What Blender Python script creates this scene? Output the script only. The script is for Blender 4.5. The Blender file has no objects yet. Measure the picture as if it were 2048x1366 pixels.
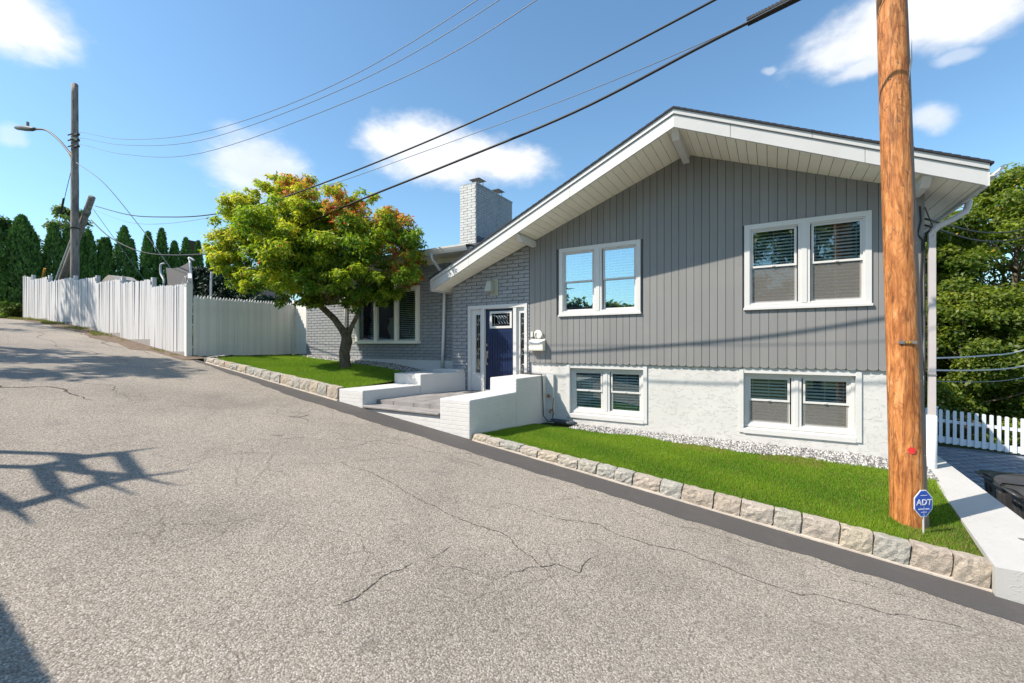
import bpy, math, random
import numpy as np
from mathutils import Vector, Matrix
random.seed(7); rng = np.random.default_rng(7)
sc = bpy.context.scene
COL = sc.collection

# ------------------------------------------------------------------ camera
cam = bpy.data.cameras.new('camera'); co = bpy.data.objects.new('camera', cam); COL.objects.link(co)
CZ = 2.19
co.location = (0, 0, CZ); co.rotation_euler = (math.radians(90), 0, math.radians(30.6))
cam.sensor_width = 36; cam.lens = 872/2048*36; cam.shift_y = 7/2048
cam.clip_end = 3000; cam.clip_start = .05
sc.camera = co
# ------------------------------------------------------------------ light
SUN = Vector((1.0, 1.0, -1.5)).normalized()
SKY_STRENGTH = .13
SUN_EL = math.asin(-SUN.z)
sl = bpy.data.lights.new('sun', 'SUN'); so = bpy.data.objects.new('sun', sl); COL.objects.link(so)
sl.energy = 3.8; sl.angle = math.radians(.5); sl.color = (1, .90, .77)
so.rotation_euler = SUN.to_track_quat('-Z', 'Y').to_euler(); so.location = (-20, -20, 30)
sc.view_settings.view_transform = 'Standard'; sc.view_settings.look = 'None'
sc.view_settings.gamma = 1; sc.view_settings.use_curve_mapping = False
sc.view_settings.exposure = .93
sc.render.engine = 'CYCLES'
w = bpy.data.worlds.new('World'); sc.world = w; w.use_nodes = True
def build_world():
    nt = w.node_tree; N = nt.nodes; L = nt.links; N.clear()
    out = N.new('ShaderNodeOutputWorld'); bg = N.new('ShaderNodeBackground'); L.new(bg.outputs[0], out.inputs[0])
    sky = N.new('ShaderNodeTexSky'); sky.sky_type = 'NISHITA'; sky.sun_disc = False
    sky.sun_elevation = SUN_EL; sky.sun_rotation = math.radians(225)
    sky.altitude = 100; sky.air_density = 1.15; sky.dust_density = .6; sky.ozone_density = 1.6
    bg.inputs[1].default_value = SKY_STRENGTH
    tc = N.new('ShaderNodeTexCoord')
    def vm(op, a, b=None, s=None):
        n = N.new('ShaderNodeVectorMath'); n.operation = op
        for i, q in enumerate((a, b)):
            if q is None: continue
            if hasattr(q, 'is_linked'): L.new(q, n.inputs[i])
            else: n.inputs[i].default_value = q
        if s is not None: n.inputs['Scale'].default_value = s
        return n.outputs['Value'] if op in ('DOT_PRODUCT', 'LENGTH') else n.outputs[0]
    def m(op, a, b=None, c=None, cl=False):
        n = N.new('ShaderNodeMath'); n.operation = op; n.use_clamp = cl
        for i, q in enumerate((a, b, c)):
            if q is None: continue
            if hasattr(q, 'is_linked'): L.new(q, n.inputs[i])
            else: n.inputs[i].default_value = q
        return n.outputs[0]
    d = vm('NORMALIZE', tc.outputs['Generated'])
    nz = N.new('ShaderNodeTexNoise'); nz.inputs['Scale'].default_value = 5.5; nz.inputs['Detail'].default_value = 6; nz.inputs['Roughness'].default_value = .55
    L.new(d, nz.inputs['Vector'])
    off = vm('SUBTRACT', nz.outputs['Color'], (.5, .5, .5)); off = vm('SCALE', off, s=.07)
    dd = vm('ADD', d, off)
    n2 = N.new('ShaderNodeTexNoise'); n2.inputs['Scale'].default_value = 16; n2.inputs['Detail'].default_value = 7; n2.inputs['Roughness'].default_value = .6
    L.new(vm('MULTIPLY', d, (1, 1, 1.8)), n2.inputs['Vector'])
    wob = m('MULTIPLY', m('SUBTRACT', n2.outputs[0], .5), .85)
    # clouds: azimuth (0 = towards the house), elevation, half width, half height in degrees, density
    clouds = [(-79.5,26.5,3.4,2.6,1),(-61,19.6,4.6,3.3,.75),(-63,22.2,2.1,1.0,.4),(-42.5,24.2,5.6,3.2,1.1),(-37.5,22.7,8.5,3.0,1.1),(-45,24.2,4.4,2.2,1),
              (-31.5,22.2,6.0,2.1,1),(12.8,28.6,8.5,3.0,1.1),(8.0,28.3,5.0,1.9,.9),(8.8,26.0,2.9,1.0,.8),(15.5,27.6,4.6,2.4,1),(13.4,20.3,1.9,1.1,.7),
              (15.2,24.6,1.6,.6,.45),(-.2,28.6,.7,.4,.4),(-79.8,17.7,.8,1.0,.4),
              (60,30,14,6,1),(110,18,16,5,1),(140,35,10,5,1),(-120,16,12,4,1),(-150,30,12,5,1),(180,17,10,3,1),(85,12,12,3,.8),(-98,38,9,4,1)]
    tot = None
    for az, el, ra, re, dens in clouds:
        ra *= 1.1; re *= 1.1
        a = math.radians(az); e = math.radians(el)
        c = Vector((math.sin(a)*math.cos(e), math.cos(a)*math.cos(e), math.sin(e)))
        r = Vector((math.cos(a), -math.sin(a), 0)); u = r.cross(c)
        x = vm('DOT_PRODUCT', dd, tuple(r/math.tan(math.radians(ra))))
        y = vm('DOT_PRODUCT', dd, tuple(u/math.tan(math.radians(re))))
        f = m('SUBTRACT', 1, m('SQRT', m('ADD', m('MULTIPLY', x, x), m('MULTIPLY', y, y))))
        front = m('MULTIPLY', m('SUBTRACT', vm('DOT_PRODUCT', d, tuple(c)), .5, cl=True), 1000, cl=True)
        f = m('ADD', f, wob)
        mr = N.new('ShaderNodeMapRange'); mr.interpolation_type = 'SMOOTHSTEP'
        L.new(f, mr.inputs[0]); mr.inputs[1].default_value = -.2; mr.inputs[2].default_value = .6; mr.inputs[4].default_value = min(dens, 1)
        k = m('MULTIPLY', mr.outputs[0], front)
        tot = k if tot is None else m('MAXIMUM', tot, k)
    tint = N.new('ShaderNodeMix'); tint.data_type = 'RGBA'; tint.blend_type = 'MULTIPLY'; tint.inputs[0].default_value = 1
    L.new(sky.outputs[0], tint.inputs[6]); tint.inputs[7].default_value = (.63, .80, .85, 1)
    mix = N.new('ShaderNodeMix'); mix.data_type = 'RGBA'
    L.new(m('MULTIPLY', tot, .93), mix.inputs[0]); L.new(tint.outputs[2], mix.inputs[6])
    s2 = N.new('ShaderNodeMix'); s2.data_type = 'RGBA'; L.new(n2.outputs[0], s2.inputs[0])
    s2.inputs[6].default_value = (3.6, 3.7, 3.95, 1); s2.inputs[7].default_value = (5.4, 5.35, 5.3, 1)
    L.new(s2.outputs[2], mix.inputs[7]); L.new(mix.outputs[2], bg.inputs[0])
build_world()

# ------------------------------------------------------------------ materials
def nodes(name, base=(.5,.5,.5), rough=.6, spec=.4, metal=0):
    m = bpy.data.materials.new(name); m.use_nodes = True
    b = m.node_tree.nodes['Principled BSDF']
    b.inputs['Base Color'].default_value = (*base, 1); b.inputs['Roughness'].default_value = rough
    b.inputs['Specular IOR Level'].default_value = spec; b.inputs['Metallic'].default_value = metal
    return m, m.node_tree, b
def noise(nt, scale, detail=4, rough=.55, stretch=None, kind='ShaderNodeTexNoise'):
    tc = nt.nodes.new('ShaderNodeTexCoord'); n = nt.nodes.new(kind); src = tc.outputs['Object']
    if stretch:
        mp = nt.nodes.new('ShaderNodeMapping'); mp.inputs['Scale'].default_value = stretch
        nt.links.new(src, mp.inputs[0]); src = mp.outputs[0]
    nt.links.new(src, n.inputs['Vector']); n.inputs['Scale'].default_value = scale
    if kind == 'ShaderNodeTexNoise': n.inputs['Detail'].default_value = detail; n.inputs['Roughness'].default_value = rough
    return n
def ramp(nt, src, stops):
    r = nt.nodes.new('ShaderNodeValToRGB'); e = r.color_ramp.elements
    while len(e) < len(stops): e.new(.5)
    for q, (p, c) in zip(e, stops):
        q.position = p; q.color = (*c, 1) if len(c) == 3 else c
    nt.links.new(src, r.inputs[0]); return r
def bump(nt, b, src, strength=.5, dist=.01, prev=None):
    n = nt.nodes.new('ShaderNodeBump'); n.inputs['Strength'].default_value = strength; n.inputs['Distance'].default_value = dist
    nt.links.new(src, n.inputs['Height'])
    if prev: nt.links.new(prev, n.inputs['Normal'])
    nt.links.new(n.outputs[0], b.inputs['Normal']); return n.outputs[0]
def mixc(nt, fac, a, b, mode='MIX'):
    n = nt.nodes.new('ShaderNodeMix'); n.data_type = 'RGBA'; n.blend_type = mode
    for i, q in ((0, fac), (6, a), (7, b)):
        if hasattr(q, 'is_linked'): nt.links.new(q, n.inputs[i])
        elif i == 0: n.inputs[0].default_value = q
        else: n.inputs[i].default_value = (*q, 1)
    return n.outputs[2]
def objrand(nt, amount):
    o = nt.nodes.new('ShaderNodeObjectInfo'); r = nt.nodes.new('ShaderNodeMapRange')
    nt.links.new(o.outputs['Random'], r.inputs[0]); r.inputs[3].default_value = 1-amount; r.inputs[4].default_value = 1+amount
    return r.outputs[0]
def varied(name, base, rough=.6, spec=.4, scale=6, var=.12, bs=40, bstr=.2, bd=.004, rnd=0, stretch=None, metal=0, dirt=None):
    m, nt, b = nodes(name, base, rough, spec, metal)
    n = noise(nt, scale, 5, stretch=stretch)
    c = ramp(nt, n.outputs[0], [(.25, tuple(x*(1-var) for x in base)), (.75, tuple(min(1, x*(1+var)) for x in base))]).outputs[0]
    if dirt:
        dn = noise(nt, dirt[1], 6, .65); f = ramp(nt, dn.outputs[0], [(.5, (0,0,0)), (.72, (dirt[2],)*3)])
        c = mixc(nt, f.outputs[0], c, dirt[0])
    if rnd:
        v = nt.nodes.new('ShaderNodeVectorMath'); v.operation = 'SCALE'; nt.links.new(c, v.inputs[0]); nt.links.new(objrand(nt, rnd), v.inputs['Scale']); c = v.outputs[0]
    nt.links.new(c, b.inputs['Base Color'])
    if bstr: bump(nt, b, noise(nt, bs, 5, stretch=stretch).outputs[0], bstr, bd)
    return m
M = {}
M['white'] = varied('white_paint', (.62,.62,.615), .45, .4, 3, .03, 60, .1, .002, dirt=((.6,.58,.53), 2.5, .25))
M['white_fence'] = varied('worn_white_fence_paint', (.56,.56,.565), .6, .3, 5, .07, 60, .3, .003, rnd=.07, stretch=(1,1,.15), dirt=((.45,.42,.38), 3, .4))
M['fence_lightened'] = varied('shade_lightened_fence_paint', (.78,.775,.75), .55, .3, 5, .05, 60, .3, .003, rnd=.06, stretch=(1,1,.15), dirt=((.5,.46,.40), 3, .35))  # same white, lightened to offset the shade on the side fence
M['vinyl'] = varied('white_vinyl', (.72,.76,.82), .35, .4, 3, .02, 60, .05, .002)
M['soffit'] = varied('cream_soffit_paint', (.88,.84,.72), .5, .3, 4, .03, 30, .1, .002, rnd=.025)
M['siding'] = varied('grey_siding_paint', (.228,.228,.228), .55, .35, 5, .06, 50, .35, .003, rnd=.045, stretch=(1,1,.06), dirt=((.30,.29,.27), 1.2, .22))
M['gap'] = nodes('dark_gap', (.12,.122,.125), .8)[0]
M['brick'] = varied('grey_painted_brick', (.30,.315,.335), .7, .3, 14, .1, 55, .7, .006, rnd=.07, dirt=((.40,.40,.41), 5, .4))
M['mortar'] = varied('grey_mortar', (.175,.185,.2), .85, .2, 10, .1, 60, .5, .004)
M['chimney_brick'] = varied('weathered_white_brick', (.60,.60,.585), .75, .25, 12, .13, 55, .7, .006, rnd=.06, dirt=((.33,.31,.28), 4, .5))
M['chimney_side'] = varied('weathered_shaded_masonry', (.33,.355,.38), .8, .2, 3, .14, 30, .6, .01, dirt=((.5,.5,.5), 5, .5))  # shaded tone of the chimney's side painted into the colour, plus weathering
M['flashing'] = varied('dark_flashing', (.06,.075,.10), .5, .4)
M['shingle'] = varied('dark_shingles', (.045,.047,.055), .9, .2, 12, .25, 80, .6, .006)
M['gutter'] = varied('white_gutter_metal', (.74,.73,.72), .4, .45, 3, .04, 20, .05, .002)
M['pipe_pink'] = varied('pinkish_white_pipe', (.52,.48,.48), .4, .4, 3, .05, 20, .05, .002)
M['blue_door'] = varied('navy_door_paint', (.004,.016,.062), .4, .5, 4, .08, 60, .08, .001)
M['nickel'] = nodes('brushed_nickel', (.62,.60,.57), .28, .5, 1)[0]
M['steel'] = varied('weathered_metal', (.20,.20,.20), .5, .5, 8, .15, 40, .1, .002, metal=.3)
M['lamp_backlit'] = varied('backlit_lamp_metal', (.07,.075,.08), .5, .3, 8, .15, 40, .1, .002)  # darkened all over so the street lamp looks backlit
M['black'] = nodes('black_rubber', (.012,.012,.014), .5)[0]
M['cable'] = nodes('black_cable', (.018,.018,.02), .55)[0]
M['hose'] = varied('dark_hose', (.04,.055,.07), .45, .4, 20, .3)
M['pale_cable'] = nodes('pale_cable', (.5,.5,.5), .5)[0]
M['grey_wire'] = nodes('grey_wire', (.16,.18,.2), .5)[0]
M['room'] = nodes('dark_room', (.035,.04,.045), .9)[0]
M['blind'] = nodes('white_blind', (.80,.80,.79), .5)[0]
M['lamp_green'] = varied('faded_lamp_metal', (.36,.38,.31), .5, .4, 10, .1)
M['frosted'] = nodes('frosted_glass', (.42,.43,.38), .3, .5)[0]
M['red'] = nodes('red_paint', (.62,.03,.03), .6)[0]
M['sign_blue'] = nodes('blue_sign', (.02,.10,.50), .4)[0]
M['sign_white'] = nodes('sign_white', (.85,.85,.87), .4)[0]
M['yellow'] = varied('yellow_guard', (.50,.28,.04), .5)
M['terracotta'] = varied('rust', (.32,.16,.07), .8, .2, 20, .4, 40, .4, .004)
M['mat_mortar'] = varied('kerb_mortar', (.50,.44,.38), .9, .2, 9, .12, 60, .5, .004)
M['slate'] = varied('grey_flagstone', (.27,.255,.25), .75, .3, 3.5, .22, 25, .5, .006, rnd=.12, dirt=((.42,.40,.37), 2.2, .5))
M['net'] = nodes('grey_net', (.17,.155,.15), .8)[0]
M['foam'] = nodes('silver_foam', (.55,.55,.56), .5)[0]
M['dark_house'] = varied('neighbour_wall', (.30,.28,.27), .8)
M['dark_timber'] = varied('dark_timber', (.07,.05,.04), .8, .2, 5, .3)

def stucco(name, base, scale, strength, dist, bricks=False):
    m, nt, b = nodes(name, base, .7, .3)
    n1 = noise(nt, scale, 4, .6, stretch=(1,1,1.5)); n1.inputs['Distortion'].default_value = 1.4
    r = ramp(nt, n1.outputs[0], [(.56, (0,0,0)), (.60, (1,1,1)), (.63, (.35,.35,.35)), (.72, (.45,.45,.45))])
    n2 = noise(nt, 70, 4)
    p = bump(nt, b, r.outputs[0], strength, dist); bump(nt, b, n2.outputs[0], .3, .004, p)
    if bricks:
        tc = nt.nodes.new('ShaderNodeTexCoord'); sp = nt.nodes.new('ShaderNodeSeparateXYZ'); nt.links.new(tc.outputs['Object'], sp.inputs[0])
        ad = nt.nodes.new('ShaderNodeMath'); nt.links.new(sp.outputs[0], ad.inputs[0]); nt.links.new(sp.outputs[1], ad.inputs[1])
        cb = nt.nodes.new('ShaderNodeCombineXYZ'); nt.links.new(ad.outputs[0], cb.inputs[0]); nt.links.new(sp.outputs[2], cb.inputs[1])
        br = nt.nodes.new('ShaderNodeTexBrick'); nt.links.new(cb.outputs[0], br.inputs[0]); br.inputs['Scale'].default_value = 1; br.inputs['Brick Width'].default_value = .21; br.inputs['Row Height'].default_value = .075
        br.inputs['Mortar Size'].default_value = .007; br.inputs['Mortar Smooth'].default_value = .8; br.inputs['Color1'].default_value = (1,1,1,1); br.inputs['Color2'].default_value = (.9,.9,.9,1); br.inputs['Mortar'].default_value = (0,0,0,1)
        b2 = nt.nodes.new('ShaderNodeBump'); b2.inputs['Strength'].default_value = .55; b2.inputs['Distance'].default_value = .006
        nt.links.new(br.outputs[0], b2.inputs['Height']); nt.links.new(b.inputs['Normal'].links[0].from_socket, b2.inputs['Normal']); nt.links.new(b2.outputs[0], b.inputs['Normal'])
    dn = noise(nt, 6, 8, .7)
    c = ramp(nt, noise(nt, 1.6, 6).outputs[0], [(.3, tuple(x*.93 for x in base)), (.6, base)])
    class _C: pass
    cc = _C(); cc.outputs = [mixc(nt, ramp(nt, dn.outputs[0], [(.60, (0,0,0)), (.74, (.55,.55,.55))]).outputs[0], c.outputs[0], (.38,.355,.32))]; c = cc
    nt.links.new(c.outputs[0], b.inputs['Base Color']); return m
M['stucco'] = stucco('rough_white_stucco', (.61,.605,.59), 7.0, .55, .010)
M['stucco_wall'] = stucco('white_painted_masonry', (.64,.635,.625), 12, .3, .006, True)

M['wall_paint'] = stucco('weathered_white_wall_paint', (.47,.465,.45), 8, .35, .008)
def asphalt():
    m, nt, b = nodes('old_asphalt', (.2,.2,.2), .85, .25)
    v = noise(nt, 82, kind='ShaderNodeTexVoronoi'); v.inputs['Randomness'].default_value = 1
    v2 = noise(nt, 190, kind='ShaderNodeTexVoronoi')
    hsv = nt.nodes.new('ShaderNodeSeparateColor'); nt.links.new(v.outputs['Color'], hsv.inputs[0])
    stone = ramp(nt, hsv.outputs[0], [(0, (.24,.21,.175)), (.3, (.335,.30,.255)), (.75, (.40,.365,.315)), (1, (.54,.50,.45))]).outputs[0]
    edge = ramp(nt, v.outputs['Distance'], [(.40, (0,0,0)), (.85, (1,1,1))])
    c = mixc(nt, edge.outputs[0], stone, (.165,.145,.127))
    big = ramp(nt, noise(nt, .55, 6, .6).outputs[0], [(.25, (.74,.735,.73)), (.5, (.98,.97,.96)), (.75, (1.14,1.12,1.1))]).outputs[0]
    c = mixc(nt, 1, c, big, 'MULTIPLY')
    st = ramp(nt, noise(nt, 2.3, 5, .7, stretch=(.5,1.4,1)).outputs[0], [(.6, (0,0,0)), (.75, (.5,.5,.5))])
    c = mixc(nt, st.outputs[0], c, (.15,.135,.125))
    # fine crazing in worn areas
    ve = noise(nt, 1.7, kind='ShaderNodeTexVoronoi'); ve.feature = 'DISTANCE_TO_EDGE'
    wv = noise(nt, 5, 6, .7); mxv = nt.nodes.new('ShaderNodeMix'); mxv.data_type = 'VECTOR'; mxv.inputs[0].default_value = .12
    nt.links.new(ve.inputs['Vector'].links[0].from_socket, mxv.inputs[4]); nt.links.new(wv.outputs['Color'], mxv.inputs[5]); nt.links.new(mxv.outputs[1], ve.inputs['Vector'])
    ln = ramp(nt, ve.outputs['Distance'], [(.0, (1,1,1)), (.011, (0,0,0))])
    mk = ramp(nt, noise(nt, .7, 4, .6).outputs[0], [(.50, (0,0,0)), (.62, (.75,.75,.75))])
    lm = nt.nodes.new('ShaderNodeMath'); lm.operation = 'MULTIPLY'; nt.links.new(ln.outputs[0], lm.inputs[0]); nt.links.new(mk.outputs[0], lm.inputs[1])
    c = mixc(nt, lm.outputs[0], c, (.10,.085,.07))
    sp_ = ramp(nt, noise(nt, 1.9, 3, .5).outputs[0], [(.70, (0,0,0)), (.76, (.7,.7,.7))]); c = mixc(nt, sp_.outputs[0], c, (.13,.11,.095))
    nt.links.new(c, b.inputs['Base Color'])
    inv = nt.nodes.new('ShaderNodeMath'); inv.operation = 'SUBTRACT'; inv.inputs[0].default_value = 1; nt.links.new(v.outputs['Distance'], inv.inputs[1])
    p = bump(nt, b, inv.outputs[0], .8, .005)
    i2 = nt.nodes.new('ShaderNodeMath'); i2.operation = 'SUBTRACT'; i2.inputs[0].default_value = 1; nt.links.new(v2.outputs['Distance'], i2.inputs[1])
    p = bump(nt, b, i2.outputs[0], .6, .004, p); bump(nt, b, noise(nt, 4, 5).outputs[0], .4, .03, p)
    return m
M['asphalt'] = asphalt()
M['new_asphalt'] = varied('fresh_asphalt_strip', (.085,.08,.078), .8, .3, 130, .35, 160, .8, .004, dirt=((.12,.11,.10), 3, .5))
M['crack'] = nodes('crack_dark', (.075,.066,.058), .95, .1)[0]
M['soil'] = varied('lawn_soil', (.045,.065,.015), .95, .1, 8, .4, 30, .6, .01)
M['dirt'] = varied('dirt_verge', (.17,.13,.10), .95, .1, 6, .3, 40, .8, .01)
M['terrain'] = varied('rough_ground', (.07,.085,.03), .95, .1, 1.5, .35, 5, .5, .03)

def stonemat():
    m, nt, b = nodes('granite_block', (.3,.28,.25), .8, .25)
    n = noise(nt, 22, 7, .7); n.inputs['Distortion'].default_value = 1
    c = ramp(nt, n.outputs[0], [(.3, (.26,.245,.22)), (.5, (.43,.405,.365)), (.7, (.55,.52,.47))]).outputs[0]
    o = nt.nodes.new('ShaderNodeObjectInfo')
    t = ramp(nt, o.outputs['Random'], [(0, (1.05,1.0,.93)), (.35, (.88,.92,.93)), (.6, (1.15,1.12,1.08)), (.8, (1.0,.90,.83)), (1, (1.1,1.02,.88))]).outputs[0]
    c = mixc(nt, 1, c, t, 'MULTIPLY'); nt.links.new(c, b.inputs['Base Color'])
    p = bump(nt, b, n.outputs[0], .9, .02); bump(nt, b, noise(nt, 90, 4).outputs[0], .4, .004, p); return m
M['granite'] = stonemat()
def gravelmat():
    m, nt, b = nodes('white_gravel', (.7,.7,.7), .7, .3)
    a = nt.nodes.new('ShaderNodeAttribute'); a.attribute_name = 'tone'; nt.links.new(a.outputs['Color'], b.inputs['Base Color']); return m
M['gravel'] = gravelmat()
def leafmat(name, trans=.35, rough=.5):
    m, nt, b = nodes(name, (.1,.2,.05), rough, .35)
    a = nt.nodes.new('ShaderNodeAttribute'); a.attribute_name = 'tone'; nt.links.new(a.outputs['Color'], b.inputs['Base Color'])
    t = nt.nodes.new('ShaderNodeBsdfTranslucent'); g = mixc(nt, 1, a.outputs['Color'], (1.7,1.9,.8), 'MULTIPLY'); nt.links.new(g, t.inputs[0])
    mx = nt.nodes.new('ShaderNodeMixShader'); mx.inputs[0].default_value = trans
    nt.links.new(b.outputs[0], mx.inputs[1]); nt.links.new(t.outputs[0], mx.inputs[2])
    nt.links.new(mx.outputs[0], nt.nodes['Material Output'].inputs[0]); return m
M['leaf'] = leafmat('leaf', .4); M['grass'] = leafmat('grass_blade', .3, .55); M['needle'] = leafmat('evergreen_spray', .12, .6)
def bark(name, c0, c1, c2, sc_=6, st=(1,1,.12), d=.03):
    m, nt, b = nodes(name, c1, .85, .2)
    n = noise(nt, sc_, 7, .65, stretch=st); n.inputs['Distortion'].default_value = .8
    c = ramp(nt, n.outputs[0], [(.3, c0), (.5, c1), (.72, c2)]); nt.links.new(c.outputs[0], b.inputs['Base Color'])
    bump(nt, b, n.outputs[0], .8, d); return m
M['bark'] = bark('tree_bark', (.05,.042,.03), (.12,.10,.07), (.20,.17,.12), 9, (1,1,.5))
M['old_pole'] = bark('weathered_pole_wood', (.10,.09,.085), (.24,.21,.19), (.36,.33,.30), 14)
def polemat():
    m, nt, b = nodes('treated_pole_wood', (.45,.2,.08), .6, .3)
    n = noise(nt, 10, 10, .72, stretch=(1,1,.16)); n.inputs['Distortion'].default_value = 1.6
    c = ramp(nt, n.outputs[0], [(.30, (.10,.028,.010)), (.42, (.36,.13,.035)), (.55, (.58,.235,.075)), (.70, (.74,.43,.20))]).outputs[0]
    kn = noise(nt, 7, 8, .75, stretch=(1,1,.4)); kn.inputs['Distortion'].default_value = 2
    k = ramp(nt, kn.outputs[0], [(.50, (0,0,0)), (.62, (.8,.8,.8))])
    c = mixc(nt, k.outputs[0], c, (.26,.085,.028))
    # pale sapwood down the street side, silvery weathering down the drive side
    tc = nt.nodes.new('ShaderNodeTexCoord'); sp = nt.nodes.new('ShaderNodeSeparateXYZ'); nt.links.new(tc.outputs['Object'], sp.inputs[0])
    ad = nt.nodes.new('ShaderNodeMath'); ad.operation = 'MULTIPLY_ADD'; nt.links.new(noise(nt, 5, 5, stretch=(1,1,.3)).outputs[0], ad.inputs[0]); ad.inputs[1].default_value = .09
    lean = nt.nodes.new('ShaderNodeMath'); lean.operation = 'MULTIPLY_ADD'; nt.links.new(sp.outputs[2], lean.inputs[0]); lean.inputs[1].default_value = .0257; nt.links.new(sp.outputs[0], lean.inputs[2])
    nt.links.new(lean.outputs[0], ad.inputs[2])
    g = ramp(nt, ad.outputs[0], [(.135, (0,0,0)), (.165, (1,1,1))])
    zr = ramp(nt, sp.outputs[2], [(.0, (0,0,0)), (1.0, (1,1,1))])
    c = mixc(nt, g.outputs[0], c, (.20,.15,.12))
    cr = noise(nt, 11, 4, .6, stretch=(1,1,.05)); cf = ramp(nt, cr.outputs[0], [(.47, (0,0,0)), (.5, (.6,.6,.6)), (.53, (0,0,0))])
    c = mixc(nt, cf.outputs[0], c, (.05,.02,.012))
    nt.links.new(c, b.inputs['Base Color'])
    p = bump(nt, b, n.outputs[0], .7, .02); bump(nt, b, noise(nt, 60, 4, stretch=(1,1,.1)).outputs[0], .4, .004, p); return m
M['pole'] = polemat()
def glass(name, refl, tint):
    m = bpy.data.materials.new(name); m.use_nodes = True; nt = m.node_tree; nt.nodes.clear()
    o = nt.nodes.new('ShaderNodeOutputMaterial'); t = nt.nodes.new('ShaderNodeBsdfTransparent'); t.inputs[0].default_value = (*tint, 1)
    g = nt.nodes.new('ShaderNodeBsdfGlossy'); g.inputs['Roughness'].default_value = .015; g.inputs[0].default_value = (.85,.97,1,1)
    lw = nt.nodes.new('ShaderNodeLayerWeight'); lw.inputs[0].default_value = .25
    a = nt.nodes.new('ShaderNodeMath'); a.operation = 'ADD'; a.use_clamp = True; nt.links.new(lw.outputs['Fresnel'], a.inputs[0]); a.inputs[1].default_value = refl
    tc = nt.nodes.new('ShaderNodeTexCoord'); n = nt.nodes.new('ShaderNodeTexNoise'); n.inputs['Scale'].default_value = 2.2; nt.links.new(tc.outputs['Object'], n.inputs[0])
    bp = nt.nodes.new('ShaderNodeBump'); bp.inputs['Strength'].default_value = .05; bp.inputs['Distance'].default_value = .01; nt.links.new(n.outputs[0], bp.inputs['Height']); nt.links.new(bp.outputs[0], g.inputs['Normal'])
    mx = nt.nodes.new('ShaderNodeMixShader'); nt.links.new(a.outputs[0], mx.inputs[0]); nt.links.new(t.outputs[0], mx.inputs[1]); nt.links.new(g.outputs[0], mx.inputs[2]); nt.links.new(mx.outputs[0], o.inputs[0]); return m
M['glass'] = glass('window_glass', .09, (.86,.92,.92)); M['glass_strong'] = glass('coated_glass', .36, (.62,.82,.9))
def screenmat(name, col, op):
    m = bpy.data.materials.new(name); m.use_nodes = True; nt = m.node_tree; b = nt.nodes['Principled BSDF']
    b.inputs['Base Color'].default_value = (*col, 1); b.inputs['Roughness'].default_value = .8
    t = nt.nodes.new('ShaderNodeBsdfTransparent'); mx = nt.nodes.new('ShaderNodeMixShader'); mx.inputs[0].default_value = op
    nt.links.new(t.outputs[0], mx.inputs[1]); nt.links.new(b.outputs[0], mx.inputs[2]); nt.links.new(mx.outputs[0], nt.nodes['Material Output'].inputs[0]); return m
M['screen'] = screenmat('insect_screen', (.26,.245,.225), .30)
M['net2'] = screenmat('safety_net', (.16,.15,.15), .85)
M['lead_glass'] = glass('leaded_glass', .12, (.35,.38,.36))
def paver():
    m, nt, b = nodes('blue_grey_paver', (.16,.19,.24), .7, .3)
    n = noise(nt, 3, 6, .7, stretch=(1,3,1)); c = ramp(nt, n.outputs[0], [(.3, (.13,.16,.21)), (.7, (.26,.29,.34))]).outputs[0]
    a = nt.nodes.new('ShaderNodeAttribute'); a.attribute_name = 'tone'; c = mixc(nt, 1, c, a.outputs['Color'], 'MULTIPLY')
    nt.links.new(c, b.inputs['Base Color']); bump(nt, b, noise(nt, 30).outputs[0], .4, .005); return m
M['paver'] = paver()
M['bin'] = varied('black_bin_plastic', (.045,.045,.047), .36, .5, 3, .25, 30, .12, .003, dirt=((.09,.085,.08), 3, .5))

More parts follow.
